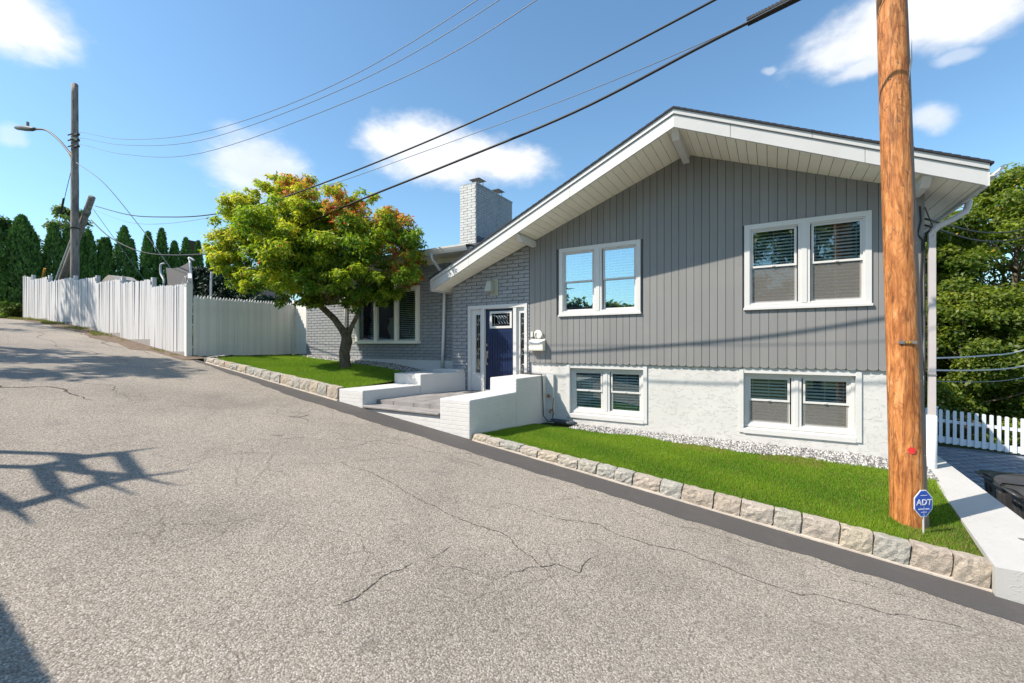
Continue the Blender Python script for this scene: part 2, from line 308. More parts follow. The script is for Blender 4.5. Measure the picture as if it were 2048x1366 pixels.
# ------------------------------------------------------------------ object helpers
def base_of(o):
    v = Vector((0,0,0))
    while o: v += o.location; o = o.parent
    return v
class MB:
    def __init__(s): s.v = []; s.f = []
    def poly(s, pts, faces):
        n = len(s.v); s.v += [tuple(p) for p in pts]; s.f += [tuple(i+n for i in f) for f in faces]; return s
    def box(s, x0, x1, y0, y1, z0, z1):
        return s.poly([(x0,y0,z0),(x1,y0,z0),(x1,y1,z0),(x0,y1,z0),(x0,y0,z1),(x1,y0,z1),(x1,y1,z1),(x0,y1,z1)],
                      [(0,3,2,1),(4,5,6,7),(0,1,5,4),(1,2,6,5),(2,3,7,6),(3,0,4,7)])
    def hexa(s, b, t):  # four bottom points, four top points
        return s.poly(list(b)+list(t), [(0,3,2,1),(4,5,6,7),(0,1,5,4),(1,2,6,5),(2,3,7,6),(3,0,4,7)])
    def prism(s, pts, d):  # closed outline (list of 3d), swept by d
        n = len(pts); d = Vector(d); q = [Vector(p) for p in pts]
        return s.poly(q+[p+d for p in q], [tuple(range(n))[::-1], tuple(range(n, 2*n))]+[(i, (i+1)%n, n+(i+1)%n, n+i) for i in range(n)])
    def beam(s, a, b, w, h, up=(0,0,1)):
        a = Vector(a); b = Vector(b); d = (b-a).normalized(); r = d.cross(Vector(up))
        if r.length < 1e-4: r = d.cross(Vector((0,1,0)))
        r = r.normalized()*w/2; u = r.cross(d).normalized()*h/2
        return s.hexa([a-r-u, a+r-u, b+r-u, b-r-u], [a-r+u, a+r+u, b+r+u, b-r+u])
    def tube(s, pts, r, seg=8, caps=True):
        pts = [Vector(p) for p in pts]; n = len(pts); rs = r if isinstance(r, (list, tuple)) else [r]*n
        st = len(s.v); ref = None
        for i, p in enumerate(pts):
            d = (pts[min(i+1, n-1)]-pts[max(i-1, 0)]).normalized()
            if ref is None: ref = d.orthogonal().normalized()
            a = (ref-d*ref.dot(d)).normalized(); ref = a; b = d.cross(a)
            for k in range(seg):
                t = 2*math.pi*k/seg; s.v.append(tuple(p+(a*math.cos(t)+b*math.sin(t))*rs[i]))
        for i in range(n-1):
            for k in range(seg):
                s.f.append((st+i*seg+k, st+i*seg+(k+1)%seg, st+(i+1)*seg+(k+1)%seg, st+(i+1)*seg+k))
        if caps: s.f.append(tuple(st+k for k in range(seg))[::-1]); s.f.append(tuple(st+(n-1)*seg+k for k in range(seg)))
        return s
    def mesh(s, name, mat, off=(0,0,0), smooth=False):
        me = bpy.data.meshes.new(name); o = Vector(off)
        me.from_pydata([(x-o.x, y-o.y, z-o.z) for x, y, z in s.v], [], s.f); me.update()
        if mat: me.materials.append(M[mat] if isinstance(mat, str) else mat)
        if smooth: me.polygons.foreach_set('use_smooth', [True]*len(me.polygons))
        return me
def link(name, me, parent=None, loc=(0,0,0), rot=None, **kw):
    o = bpy.data.objects.new(name, me); COL.objects.link(o); o.location = loc
    if rot: o.rotation_euler = rot
    if parent is not None: o.parent = parent
    for k, v in kw.items(): o[k] = v
    return o
def part(name, mb, mat, parent, smooth=False, **kw):
    return link(name, mb.mesh(name, mat, base_of(parent), smooth), parent, **kw)
def thing(name, label, cat, loc, group=None):
    o = bpy.data.objects.new(name, None); COL.objects.link(o); o.location = loc; o.empty_display_size = .2
    o['label'] = label; o['category'] = cat
    if group: o['group'] = group
    return o
def solo(name, mb, mat, label, cat, base, smooth=False, group=None):
    o = link(name, mb.mesh(name, mat, base, smooth), None, base); o['label'] = label; o['category'] = cat
    if group: o['group'] = group
    return o
def struct(name, mb, mat, kind='structure', smooth=False, parent=None):
    o = link(name, mb.mesh(name, mat, (0,0,0), smooth), parent); o['kind'] = kind; return o
def B(*a): return MB().box(*a)
def npmesh(name, V, F, mat, tone=None, smooth=False):
    """V (n,3), F (m,k) all faces same size, tone (n,3) vertex tone"""
    me = bpy.data.meshes.new(name); n, k = len(V), F.shape[1]
    me.vertices.add(n); me.vertices.foreach_set('co', np.asarray(V, np.float32).ravel())
    me.loops.add(F.size); me.loops.foreach_set('vertex_index', F.astype(np.int32).ravel())
    me.polygons.add(len(F)); me.polygons.foreach_set('loop_start', np.arange(0, F.size, k, dtype=np.int32))
    me.update(calc_edges=True); me.materials.append(M[mat])
    if smooth: me.polygons.foreach_set('use_smooth', np.ones(len(F), bool))
    if tone is not None:
        a = me.attributes.new('tone', 'FLOAT_COLOR', 'POINT'); c = np.ones((n, 4), np.float32); c[:, :3] = tone; a.data.foreach_set('color', c.ravel())
    return me

# ------------------------------------------------------------------ ground
RX = [-400,-120,-60,-40,-34,-30.87,-27.32,-24.16,-21.74,-19.42,-17.04,-14.61, 0, 40, 80, 400]
RZ = [-4, -1, 2.0, 3.25, 3.48, 3.44, 3.22, 2.97, 2.70, 2.43, 2.13, 1.841, 0, -5.04, -8, -12]
def rz(x): return float(np.interp(x, RX, RZ))
def terrain_z(x, y):
    z = rz(x)-.12
    if y < 5: z -= .0
    if x > 2.1 and y > 5.9:
        t = min(1, (y-5.9)/2.5); tgt = -1.05-.015*(y-6) - max(0, x-6)*.05
        z = z*(1-t)+min(z, tgt)*t if tgt < z else z
        z = min(z, rz(x)-.12)
    if x > -7.2 and x < 2.3 and y > 6.2: z = min(z, -1.4)
    return z-.04
xs = sorted(set([round(v, 2) for v in list(np.arange(-60, 40, 1.3))+[-400,-250,-150,-100,-75,60,90,140,220,400, 2.05, 2.35]]))
ys = sorted(set([round(v, 2) for v in list(np.arange(-12, 34, 1.3))+[-400,-200,-100,-50,-25,45,70,120,200,400, 5.9, 6.4]]))
mb = MB()
mb.v = [(x, y, terrain_z(x, y)+(random.uniform(-.03, .03) if abs(x) > 40 or y > 22 else 0)) for y in ys for x in xs]
nx = len(xs); mb.f = [(j*nx+i, j*nx+i+1, (j+1)*nx+i+1, (j+1)*nx+i) for j in range(len(ys)-1) for i in range(nx-1)]
struct('ground', mb, 'terrain', smooth=True)
# road
mb = MB(); rx = [x for x in RX if -120 <= x <= 80]; rx = sorted(set(rx+list(np.arange(-60, 30, 2.0))))
for x in rx: mb.v += [(x, -1.45, rz(x)), (x, 2.4, rz(x)+.0), (x, 6.12, rz(x))]
mb.f = [(3*i+k, 3*i+3+k, 3*i+4+k, 3*i+1+k) for i in range(len(rx)-1) for k in (0, 1)]
road = struct('road', mb, 'asphalt')
# the fresh strip along the kerb
mb = MB(); n = 0
sx = list(np.arange(-14.2, 7, .18)); ph = rng.uniform(-1, 1, len(sx))
for i, x in enumerate(sx):
    inner = float(np.interp(x, [-14.2,-13,-11,-9,-7,-5.5, 7], [5.98,5.9,5.78,5.62,5.56,5.55,5.54]))+.022*math.sin(x*2.3)+.012*math.sin(x*7.1)+.024*ph[i]
    mb.v += [(x, inner, rz(x)+.004), (x, 6.1, rz(x)+.006)]
mb.f = [(2*i, 2*i+2, 2*i+3, 2*i+1) for i in range(len(sx)-1)]
struct('asphalt_strip', mb, 'new_asphalt')
# cracks
def crack(pts, wd, j=.07, depth=4):
    p = [Vector((a, b)) for a, b in pts]
    for _ in range(depth):
        q = [p[0]]
        for a, b in zip(p, p[1:]):
            d = b-a; m = (a+b)/2+Vector((-d.y, d.x))*random.uniform(-j, j)*1.6; q += [m, b]
        p = q
    m = MB(); k = len(p)
    for i, a in enumerate(p):
        d = (p[min(i+1, k-1)]-p[max(i-1, 0)]).normalized(); nn = Vector((-d.y, d.x))
        ww = wd*.5*random.uniform(.15, 1)*min(1, .25+4*min(i, k-1-i)/k)/2
        for s in (-1, 1): c = a+nn*ww*s; m.v.append((c.x, c.y, rz(c.x)+.004))
    m.f = [(2*i, 2*i+2, 2*i+3, 2*i+1) for i in range(k-1)]
    link('crack', m.mesh('crack', 'crack'), road)
for pts, wd in [([(-4.94,3.84),(-4.2,3.86),(-3.42,3.73),(-2.95,3.68),(-2.28,3.72),(-1.77,3.48),(-1.5,3.3)], .026),([(-2.68,2.0),(-2.63,2.13),(-2.67,2.46),(-2.61,2.84)], .022),
    ([(-2.61,2.88),(-2.54,2.95),(-2.57,3.25)], .016),([(-2.46,2.87),(-2.06,3.03)], .012),([(-1.96,3.03),(-1.82,3.39),(-1.67,3.59),(-1.44,3.62),(-1.4,4.03)], .022),
    ([(-6.01,2.37),(-6.09,2.8),(-6.02,3.19),(-5.75,3.51)], .016),([(-6.01,2.49),(-6.43,3.02),(-6.47,3.5),(-6.17,4.08),(-5.35,4.91)], .016),([(-5.51,3.95),(-5.35,4.91),(-4.17,5.2),(-3.15,5.13)], .018),
    ([(-2.76,4.39),(-2.37,4.41),(-1.61,4.64),(-1.06,4.58),(-.42,4.67),(.23,4.63),(.68,4.83),(1.13,4.97),(1.76,5.11)], .024),([(-1.6,5.35),(-1.03,5.19),(-.43,5.37),(.27,5.4),(1.04,5.32),(2.2,5.4)], .014),
    ([(-12.6,1.8),(-11.52,1.99),(-11.4,2.5),(-10.45,2.67),(-9.9,2.75)], .08),([(-7.4,4.6),(-7.2,4.75),(-7.25,5.0)], .05),([(-7.3,4.7),(-6.8,4.75)], .03),([(-11.8,2.9),(-11.0,3.4),(-9.6,3.2)], .03),
    ([(-4.6,4.6),(-4.9,3.9),(-5.3,3.4)], .012),([(-14.5,5.5),(-18,5.2),(-21,5.5),(-25,5.2)], .06),([(-13,4.5),(-17,4.0),(-22,4.4)], .04),([(.2,3.2),(.5,3.3),(.9,3.25)], .012),([(-.2,3.05),(.05,3.0)], .03)]:
    crack(pts, wd)
# far-side verge in front of the street fence
mb = MB(); vx = list(np.arange(-40, -13.9, .5))
for x in vx:
    w0 = 5.45+.12*math.sin(x*1.7)+random.uniform(-.06, .06) if x < -16 else 5.75
    mb.v += [(x, w0, rz(x)+.006), (x, 6.35, rz(x)+.05)]
mb.f = [(2*i, 2*i+2, 2*i+3, 2*i+1) for i in range(len(vx)-1)]
struct('verge', mb, 'dirt')
mb = MB(); mb.hexa([(-34,6.3,1.2),(-7.3,6.3,.3),(-7.3,24,.3),(-34,24,1.2)], [(-34,6.3,3.3),(-7.3,6.3,.75),(-7.3,24,.75),(-34,24,3.4)])
mb2 = MB(); yx = list(np.arange(-34, -13.6, 1.2))
for x in yx: mb2.v += [(x, 6.15, rz(x)-.02), (x, 26, rz(x)+.1)]
mb2.f = [(2*i, 2*i+2, 2*i+3, 2*i+1) for i in range(len(yx)-1)]
struct('back_yard', mb2, 'terrain')

# ------------------------------------------------------------------ lawns
def lawn_r(x, y):   # right lawn height
    zf = np.interp(x, [-4.4, 1.85], [.62, .0]); zb = np.interp(x, [-4.4, 1.4, 1.85], [.46, .31, .26]); t = np.clip((y-6.2)/2.2, 0, 1.25)
    return zf*(1-t)+zb*t
def lawn_l(x, y):
    zf = np.interp(x, [-13.5, -7.9], [1.80, 1.235]); zb = np.interp(x, [-13.5, -9.5, -7.9], [1.81, 1.58, 1.37]); t = np.clip((y-6.2)/2.7, 0, 1.2)
    return zf*(1-t)+zb*t
def sheet(fn, x0, x1, y0, y1, nx_, ny_, dz=0):
    m = MB()
    X = np.linspace(x0, x1, nx_); Yv = np.linspace(y0, y1, ny_)
    m.v = [(x, y, float(fn(x, y))+dz) for y in Yv for x in X]
    m.f = [(j*nx_+i, j*nx_+i+1, (j+1)*nx_+i+1, (j+1)*nx_+i) for j in range(ny_-1) for i in range(nx_-1)]
    return m
struct('lawn_soil', sheet(lawn_r, -4.44, 2.05, 6.15, 9.08, 20, 10), 'soil')
struct('lawn_soil', sheet(lawn_l, -14.5, -7.86, 6.15, 9.32, 20, 10), 'soil')
def blades(fn, inside, x0, x1, y0, y1, dens, h, wd, tonef, mat='grass', name='grass'):
    n = int((x1-x0)*(y1-y0)*dens); x = rng.uniform(x0, x1, n); y = rng.uniform(y0, y1, n); k = inside(x, y); x = x[k]; y = y[k]; n = len(x)
    z = fn(x, y); a = rng.uniform(0, 2*np.pi, n)
    patch = np.sin(x*3.1+y*1.7)*np.sin(y*4.3-x*1.1)*.5+.5
    hh = h*rng.uniform(.5, 1.15, n)*(0.8+.35*patch); ww = wd*rng.uniform(.7, 1.3, n)
    la = rng.uniform(0, 2*np.pi, n); ll = hh*rng.uniform(.1, .75, n)
    V = np.zeros((n, 3, 3)); dx = np.cos(a)*ww/2; dy = np.sin(a)*ww/2
    V[:, 0] = np.stack([x-dx, y-dy, z-.005], 1); V[:, 1] = np.stack([x+dx, y+dy, z-.005], 1); V[:, 2] = np.stack([x+np.cos(la)*ll, y+np.sin(la)*ll, z+hh], 1)
    F = np.arange(n*3).reshape(n, 3); T = tonef(x, y, patch, n); T = np.repeat(T[:, None, :], 3, 1).reshape(-1, 3)
    me = npmesh(name, V.reshape(-1, 3), F, mat, T); return link(name, me, kind='stuff')
def tone_r(x, y, p, n):
    g = np.array([.10, .23, .012]); yl = np.array([.27, .39, .025]); dry = np.array([.34, .26, .10])
    big = np.sin(x*1.1+1.3*np.sin(y*1.9))*np.sin(y*2.3+x*.6)*.5+.5; t = np.clip(p*.35+big*.5+rng.normal(0, .28, n), 0, 1)[:, None]; c = g*(1-t)+yl*t
    d = ((rng.uniform(0, 1, n) < .09) | ((rng.uniform(0, 1, n) < .35) & (y > 8.1) & (x > -2.4) & (np.sin(x*4)+np.sin(x*1.3+2) > .4)) | ((x > 1.3) & (y < 6.9) & (rng.uniform(0, 1, n) < .25)))[:, None]
    return np.where(d, dry*rng.uniform(.7, 1.2, (n, 1)), c)*rng.uniform(.75, 1.2, (n, 1))
wl = lambda y: np.interp(y, [6.0, 9.0], [1.84, 2.08])
gl = blades(lawn_r, lambda x, y: (x < wl(y)-.0) & (y < 8.50+.05*np.sin(x*5)+.06*np.sin(x*2.1)) & ~((x < -3.4) & (y > 8.45)), -4.42, 2.05, 6.165, 8.65, 17000, .038, .0055, tone_r)
blades(lawn_l, lambda x, y: (y < np.interp(x, [-14.4,-12.5,-11,-8], [9.3,8.75,8.7,8.75])+.05*np.sin(x*4)) & (y > 6.2+np.where(x < -13.2, (-13.2-x)*.7, 0)), -14.3, -7.87, 6.2, 9.3, 8000, .05, .008, tone_r)
def tone_v(x, y, p, n):
    g = np.array([.10, .15, .03]); d = np.array([.25, .20, .10]); t = rng.uniform(0, 1, (n, 1)); return g*(1-t)+d*t
rzv = lambda x, y: np.interp(x, RX, RZ)+.01
blades(rzv, lambda x, y: (y > 5.55+.2*np.sin(x*1.1)) & (np.sin(x*2.7)+np.sin(x*.9+1) > -.2), -34, -20, 5.4, 6.05, 900, .11, .02, tone_v)
blades(rzv, lambda x, y: (y > 5.85) & (np.sin(x*5)+np.sin(x*1.9) > .3), -20, -14.8, 5.6, 6.08, 900, .06, .014, tone_v)
# gravel
def gravel(fn, inside, x0, x1, y0, y1, size, dens):
    n = int((x1-x0)*(y1-y0)*dens); x = rng.uniform(x0, x1, n); y = rng.uniform(y0, y1, n); k = inside(x, y); x = x[k]; y = y[k]; n = len(x)
    cube = np.array([[-1,-1,-1],[1,-1,-1],[1,1,-1],[-1,1,-1],[-.6,-.6,1],[.6,-.6,1],[.6,.6,1],[-.6,.6,1]])*.5
    fc = np.array([[0,3,2,1],[4,5,6,7],[0,1,5,4],[1,2,6,5],[2,3,7,6],[3,0,4,7]])
    V = cube[None]*rng.uniform(.55, 1.2, (n, 1, 3))+rng.uniform(-.12, .12, (n, 8, 3)); V *= size
    a = rng.uniform(0, 6.28, n); c, s = np.cos(a)[:, None], np.sin(a)[:, None]; X = V[..., 0]*c-V[..., 1]*s; Yy = V[..., 0]*s+V[..., 1]*c
    b = rng.uniform(-.6, .6, n)[:, None]; Z = V[..., 2]*np.cos(b)+X*np.sin(b)
    P = np.stack([X+x[:, None], Yy+y[:, None], Z+(fn(x, y)+rng.uniform(.0, .025, n))[:, None]], 2)
    F = (fc[None]+(np.arange(n)*8)[:, None, None]).reshape(-1, 4)
    t = np.where(rng.uniform(0, 1, (n, 1)) < .5, rng.uniform(.38, .58, (n, 1)), rng.uniform(.10, .32, (n, 1)))*np.array([1, .985, .97])
    T = np.repeat(t[:, None], 8, 1).reshape(-1, 3)
    return link('gravel', npmesh('gravel', P.reshape(-1, 3), F, 'gravel', T), kind='stuff')
gravel(lawn_r, lambda x, y: y > 8.45+.05*np.sin(x*5)+.06*np.sin(x*2.1), -3.6, 2.05, 8.3, 9.03, .038, 2300)
gravel(lawn_l, lambda x, y: (y > np.interp(x, [-14.4,-12.5,-11,-8], [9.25,8.72,8.66,8.7])), -13.9, -7.2, 8.6, 9.3, .055, 1300)

# ------------------------------------------------------------------ kerbs
def rough_block(lx, ly, lz, seed):
    r = random.Random(seed); nx_, ny_, nz_ = 6, 3, 4; pts = {}; m = MB()
    def P(i, j, k):
        key = (i, j, k)
        if key not in pts:
            x, y, z = i/nx_-.5, j/ny_-.5, k/nz_-.5
            e = sum(abs(c) > .49 for c in (x, y, z)); sh = {0: 1, 1: 1, 2: .985, 3: .965}[e]
            bulge = .012*(1-abs(2*x)**2)*(1-abs(2*z)**2) if y < -.49 else 0
            pts[key] = len(m.v); m.v.append((x*lx*sh+r.uniform(-.006, .006), y*ly*sh-bulge+r.uniform(-.008, .008), z*lz*sh+r.uniform(-.006, .006)))
        return pts[key]
    for i in range(nx_):
        for k in range(nz_):
            m.f.append((P(i,0,k), P(i+1,0,k), P(i+1,0,k+1), P(i,0,k+1)))
    for i in range(nx_):
        for j in range(ny_): m.f.append((P(i,j,nz_), P(i+1,j,nz_), P(i+1,j+1,nz_), P(i,j+1,nz_)))
    for j in range(ny_):
        for k in range(nz_):
            m.f.append((P(0,j+1,k), P(0,j,k), P(0,j,k+1), P(0,j+1,k+1))); m.f.append((P(nx_,j,k), P(nx_,j+1,k), P(nx_,j+1,k+1), P(nx_,j,k+1)))
    return m
def kerb(x0, x1, ztop, n, name='kerb'):
    m = MB(); sx_ = np.linspace(x0, x1, n*3+1)
    for x in sx_: m.v += [(x, 6.05+random.uniform(-.012, .008), rz(x)-.1), (x, 6.06, rz(x)+.022), (x, 6.115, rz(x)+.035), (x, 6.115, ztop(x)-.03), (x, 6.24, ztop(x)-.025), (x, 6.24, rz(x)-.1)]
    k = 6; m.f = [(k*i+a, k*i+k+a, k*i+k+a+1, k*i+a+1) for i in range(n*3) for a in range(5)]
    m.f += [tuple(range(6))[::-1], tuple(range(k*n*3, k*n*3+6))]
    kb = struct(name, m, 'mat_mortar')
    cuts = [x0]; wd = [random.uniform(.8, 1.2) for _ in range(n)]; tt = sum(wd)
    for q in wd: cuts.append(cuts[-1]+q*(x1-x0)/tt)
    for a, b in zip(cuts, cuts[1:]):
        xm = (a+b)/2; h = ztop(xm)-rz(xm)-.01; sl_ = math.atan((ztop(b)-ztop(a))/(b-a))
        me = rough_block((b-a)-.009, .17, h, random.random()).mesh('kerb_stone', 'granite', (0,0,0), False)
        link('kerb_stone', me, kb, (xm, 6.165+random.uniform(-.012, .006), rz(xm)+.018+h/2+random.uniform(-.006, .006)), (random.uniform(-.03, .03), -sl_, random.uniform(-.02, .02)))
    return kb
kerb(-4.38, 1.872, lambda x: float(np.interp(x, [-4.4, 1.85], [.655, .03])), 20)
kl = kerb(-13.45, -7.9, lambda x: float(np.interp(x, [-13.5, -7.9], [1.83, 1.28])), 16)
for i in range(3):   # the kerb's end turns towards the fence
    h = .15; me = rough_block(.3, .16, h, 50+i).mesh('kerb_stone', 'granite', (0,0,0), False)
    link('kerb_stone', me, kl, (-13.62-.1*i, 6.27+.27*i, 1.78+.02*i), (0, .03, math.radians(-55-10*i)))
mb = MB().beam((-14.2,6.2,1.80), (-14.1,9.3,1.80), .06, .06)
solo('timber_edging', mb, 'dark_timber', 'low brown timber edging board at the foot of the side fence', 'edging', (-14.1, 7.6, 1.78))

# ------------------------------------------------------------------ front stoop
st = thing('front_stoop', 'white masonry entrance stoop with stepped side walls and grey slab steps', 'stoop', (-6, 7.5, 1.0))
def wallpart(pts_xy, z0, z1f, name, parent, mat='stucco_wall'):
    m = MB(); m.hexa([(x, y, z0) for x, y in pts_xy], [(x, y, z1f) for x, y in pts_xy]); o = part(name, m, mat, parent)
    bv = o.modifiers.new('edge', 'BEVEL'); bv.width = .022; bv.segments = 3; return o
part_l = wallpart([(-7.88,6.1),(-7.14,6.1),(-7.0,7.66),(-7.86,7.66)], .3, 1.26, 'side_wall', st)
wallpart([(-7.86,7.66),(-7.0,7.66),(-6.70,9.0),(-7.86,9.0)], .3, 1.51, 'raised_side_wall', st)
wallpart([(-5.12,6.1),(-4.45,6.1),(-4.44,7.69),(-5.09,7.69)], -.2, 1.235, 'side_wall', st)
wallpart([(-5.09,7.69),(-4.44,7.69),(-4.40,8.99),(-5.06,8.99)], -.2, 1.507, 'raised_side_wall', st)
wallpart([(-7.139,6.125),(-5.121,6.125),(-5.121,6.3),(-7.139,6.3)], -.2, .915, 'riser_wall', st)
wallpart([(-7.55,8.72),(-6.72,8.72),(-6.72,8.99),(-7.55,8.99)], 1.5, 1.575, 'coping_block', st)
mb = MB(); mb.hexa([(-7.135,6.075,.915),(-5.125,6.075,.915),(-5.125,6.5,.915),(-7.12,6.5,.915)], [(-7.135,6.075,.965),(-5.125,6.075,.965),(-5.125,6.5,.965),(-7.12,6.5,.965)])
o = part('step', mb, 'slate', st); o.modifiers.new('e', 'BEVEL').width = .012
# landing flagstones
def slabs():
    yy = 6.42
    first = True
    while yy < 8.9:
        d = .42 if first else random.choice([.3, .45, .6]); y1 = min(yy+d, 8.97); x = -7.1
        while x < -5.12:
            wv = random.uniform(.35, .62); x1 = min(x+wv, -5.11)
            if -5.11-x1 < .2: x1 = -5.11
            m = MB(); e = .006; tp = 1.045; m.box(x+e, x1-e, yy+e, y1-e, .9, tp)
            o = part('flagstone', m, 'slate', st); x = x1
        yy = y1; first = False
slabs()
part('landing_bed', B(-7.0,-5.12,6.44,8.98,.3,1.036), 'mat_mortar', st)

# ------------------------------------------------------------------ house
house = thing('house', 'split level house with grey vertical siding gable, grey brick entrance wing and blue front door', 'house', (-5, 9.2, .4))
ZP, XP, PITCH = 5.88, -1.39, .38
def soff(x): return ZP-PITCH*abs(x-XP)
def front(x): return 7.68+(XP-x)*.135 if x < XP else 7.68+(x-XP)*.18
WL, WR = -4.84, 2.05
zb0 = 2.19-.41
wins_up = [(-4.08,-2.27,2.84,4.345), (-.40,1.41,2.835,4.36)]
wins_lo = [(-3.92,-2.15,.59,1.75), (-.49,1.29,.595,1.75)]
# backing wall behind the siding, with the window holes
def wallgrid(x0, x1, z0, ztop, holes, y0, y1, mat, name, parent):
    m = MB(); xs_ = sorted({x0, x1, XP, *[h[0] for h in holes], *[h[1] for h in holes]}); xs_ = [x for x in xs_ if x0 <= x <= x1]
    for a, b in zip(xs_, xs_[1:]):
        hs = sorted([(h[2], h[3]) for h in holes if h[0] <= a+1e-6 and h[1] >= b-1e-6]); z = z0
        for h0, h1 in hs: m.box(a, b, y0, y1, z, h0); z = h1
        m.hexa([(a,y0,z),(b,y0,z),(b,y1,z),(a,y1,z)], [(a,y0,ztop(a)),(b,y0,ztop(b)),(b,y1,ztop(b)),(a,y1,ztop(a))])
    return part(name, m, mat, parent)
wallgrid(WL, WR, zb0+.01, lambda x: soff(x)+.05, wins_up, 9.03, 9.2, 'gap', 'wall', house)
wallgrid(WL, WR+.0, -1.5, lambda x: zb0+.02, wins_lo, 9.045, 9.3, 'stucco', 'basement_wall', house)
part('pipe_chase', B(-4.40,-4.22,8.97,9.05,.2,1.52), 'stucco_wall', house)
part('side_wall', B(2.02,WR,9.3,21,-1.5,4.35), 'white', house)
part('rear_wall', B(-7.1,WR,20.9,21,-1.5,4.35), 'white', house)
# siding boards
bw = (WR-WL)/50
for i in range(50):
    x0 = WL+i*bw; x1 = x0+bw; g = .0022; a, b = x0+g, x1-g
    segs = [(zb0, None)]
    for h in wins_up:
        if a < h[1]-.06 and b > h[0]+.06: segs = [(zb0, h[2]), (h[3], None)]
    for z0, z1 in segs:
        m = MB(); low = z0 == zb0
        ta, tb = (soff(a), soff(b)) if z1 is None else (z1, z1)
        yb = 9.032; yf = 9.0
        if low:
            r = .028; out = [(a, z0+r), (a+.010, z0+.006), ((a+b)/2, z0-.004), (b-.010, z0+.006), (b, z0+r)]
        else: out = [(a, z0), (b, z0)]
        pts = out+[(b, tb)]+([(XP, soff(XP))] if z1 is None and a < XP < b else [])+[(a, ta)]
        dz = random.uniform(-.006, .006) if low else 0
        n_ = len(pts); c = 4e-3
        cx = (a+b)/2
        f = [(cx+(x-cx)*(1-.035), yf-.004, z+(dz if k < len(out) else 0)) for k, (x, z) in enumerate(pts)]
        mid = [(x, yf+.004, z+(dz if k < len(out) else 0)) for k, (x, z) in enumerate(pts)]
        bk = [(x, yb, z+(dz if k < len(out) else 0)) for k, (x, z) in enumerate(pts)]
        m.poly(f+mid+bk, [tuple(range(n_))]+[(k, n_+k, n_+(k+1)%n_, (k+1)%n_) for k in range(n_)]+[(n_+k, 2*n_+k, 2*n_+(k+1)%n_, n_+(k+1)%n_) for k in range(n_)])
        part('siding_board', m, 'siding', house)
# windows
def window(x0, x1, z0, z1, y, style, units=2, depth=.09, fr=.085, proud=.03, mull=.17, label=None, blue=False, screens=()):
    m = MB(); yo = y-proud
    def ring(m, X0, X1, Z0, Z1, t, ya, yb, sill=0):
        m.box(X0, X1, ya, yb, Z1-t, Z1); m.box(X0, X1, ya, yb, Z0, Z0+t); m.box(X0, X0+t, ya, yb, Z0+t, Z1-t); m.box(X1-t, X1, ya, yb, Z0+t, Z1-t)
    ring(m, x0, x1, z0, z1, fr, yo, y+depth)
    ring(m, x0+fr, x1-fr, z0+fr, z1-fr, .022, yo+.02, y+depth)
    m.box(x0-.015, x1+.015, yo-.02, y+.0, z0-.012, z0+.028)
    W = (x1-x0-2*fr-(units-1)*mull)/units; us = [(x0+fr+i*(W+mull), x0+fr+i*(W+mull)+W) for i in range(units)]
    for (a, b), (c, d) in zip(us, us[1:]): m.box(b, c, yo+.008, y+depth, z0+fr, z1-fr); m.box(b+.045, c-.045, yo-.004, yo+.01, z0+fr, z1-fr)
    wn = part('window', m, 'white', house)
    if label: wn['label'] = label
    for ui, (a, b) in enumerate(us):
        a += .02; b -= .02; zl, zh = z0+fr+.02, z1-fr-.02
        if style == 'dh':
            zm = zl+(zh-zl)*.5
            for k, (p, q, yy) in enumerate([(zl, zm+.02, y+depth*.55), (zm-.02, zh, y+depth*.2)]):
                s = MB(); ring(s, a, b, p, q, .036, yy, yy+.03); part('sash', s, 'white', wn)
                part('pane', B(a+.036, b-.036, yy+.012, yy+.016, p+.036, q-.036), 'glass_strong' if blue else 'glass', wn)
                if k == 0 and screens: part('screen', B(a+.02, b-.02, yy-.012, yy-.010, p+.02, q-.02), 'screen', wn)
            part('sash_lock', B((a+b)/2-.02, (a+b)/2+.02, y+depth*.2-.02, y+depth*.2, zm-.012, zm+.01), 'white', wn)
        else:
            s = MB(); ring(s, a, b, zl, zh, .05, y+.03, y+.06); part('sash', s, 'white', wn); part('pane', B(a+.05, b-.05, y+.042, y+.046, zl+.05, zh-.05), 'glass', wn)
        bl = MB(); z = zl+.02
        while z < zh-.03:
            yb = y+depth+.05
            bl.poly([(a+.01, yb, z), (b-.01, yb, z), (b-.01, yb+.02, z+.030), (a+.01, yb+.02, z+.030)], [(0,1,2,3)]); z += .058
        for xx in (a+.1*(b-a), (a+b)/2, a+.9*(b-a)): bl.box(xx-.004, xx+.004, yb-.004, yb, zl, zh)
        part('blind', bl, 'blind', wn, kind='stuff')
    rm = MB(); X0, X1, Z0, Z1, Y0, Y1 = x0+.03, x1-.03, z0+.03, z1-.03, y+depth+.001, y+depth+.55
    rm.poly([(X0,Y0,Z0),(X1,Y0,Z0),(X1,Y1,Z0),(X0,Y1,Z0),(X0,Y0,Z1),(X1,Y0,Z1),(X1,Y1,Z1),(X0,Y1,Z1)], [(0,1,2,3),(4,7,6,5),(1,5,6,2),(2,6,7,3),(3,7,4,0)])
    part('room_recess', rm, 'room', wn)
    return wn
window(*wins_up[0], 9.0, 'dh', depth=.10, label='upper window with blue sky reflected in its glass', blue=True)
window(*wins_up[1], 9.0, 'dh', depth=.10, label='upper window with insect screens over its lower sashes', screens=(0, 1))
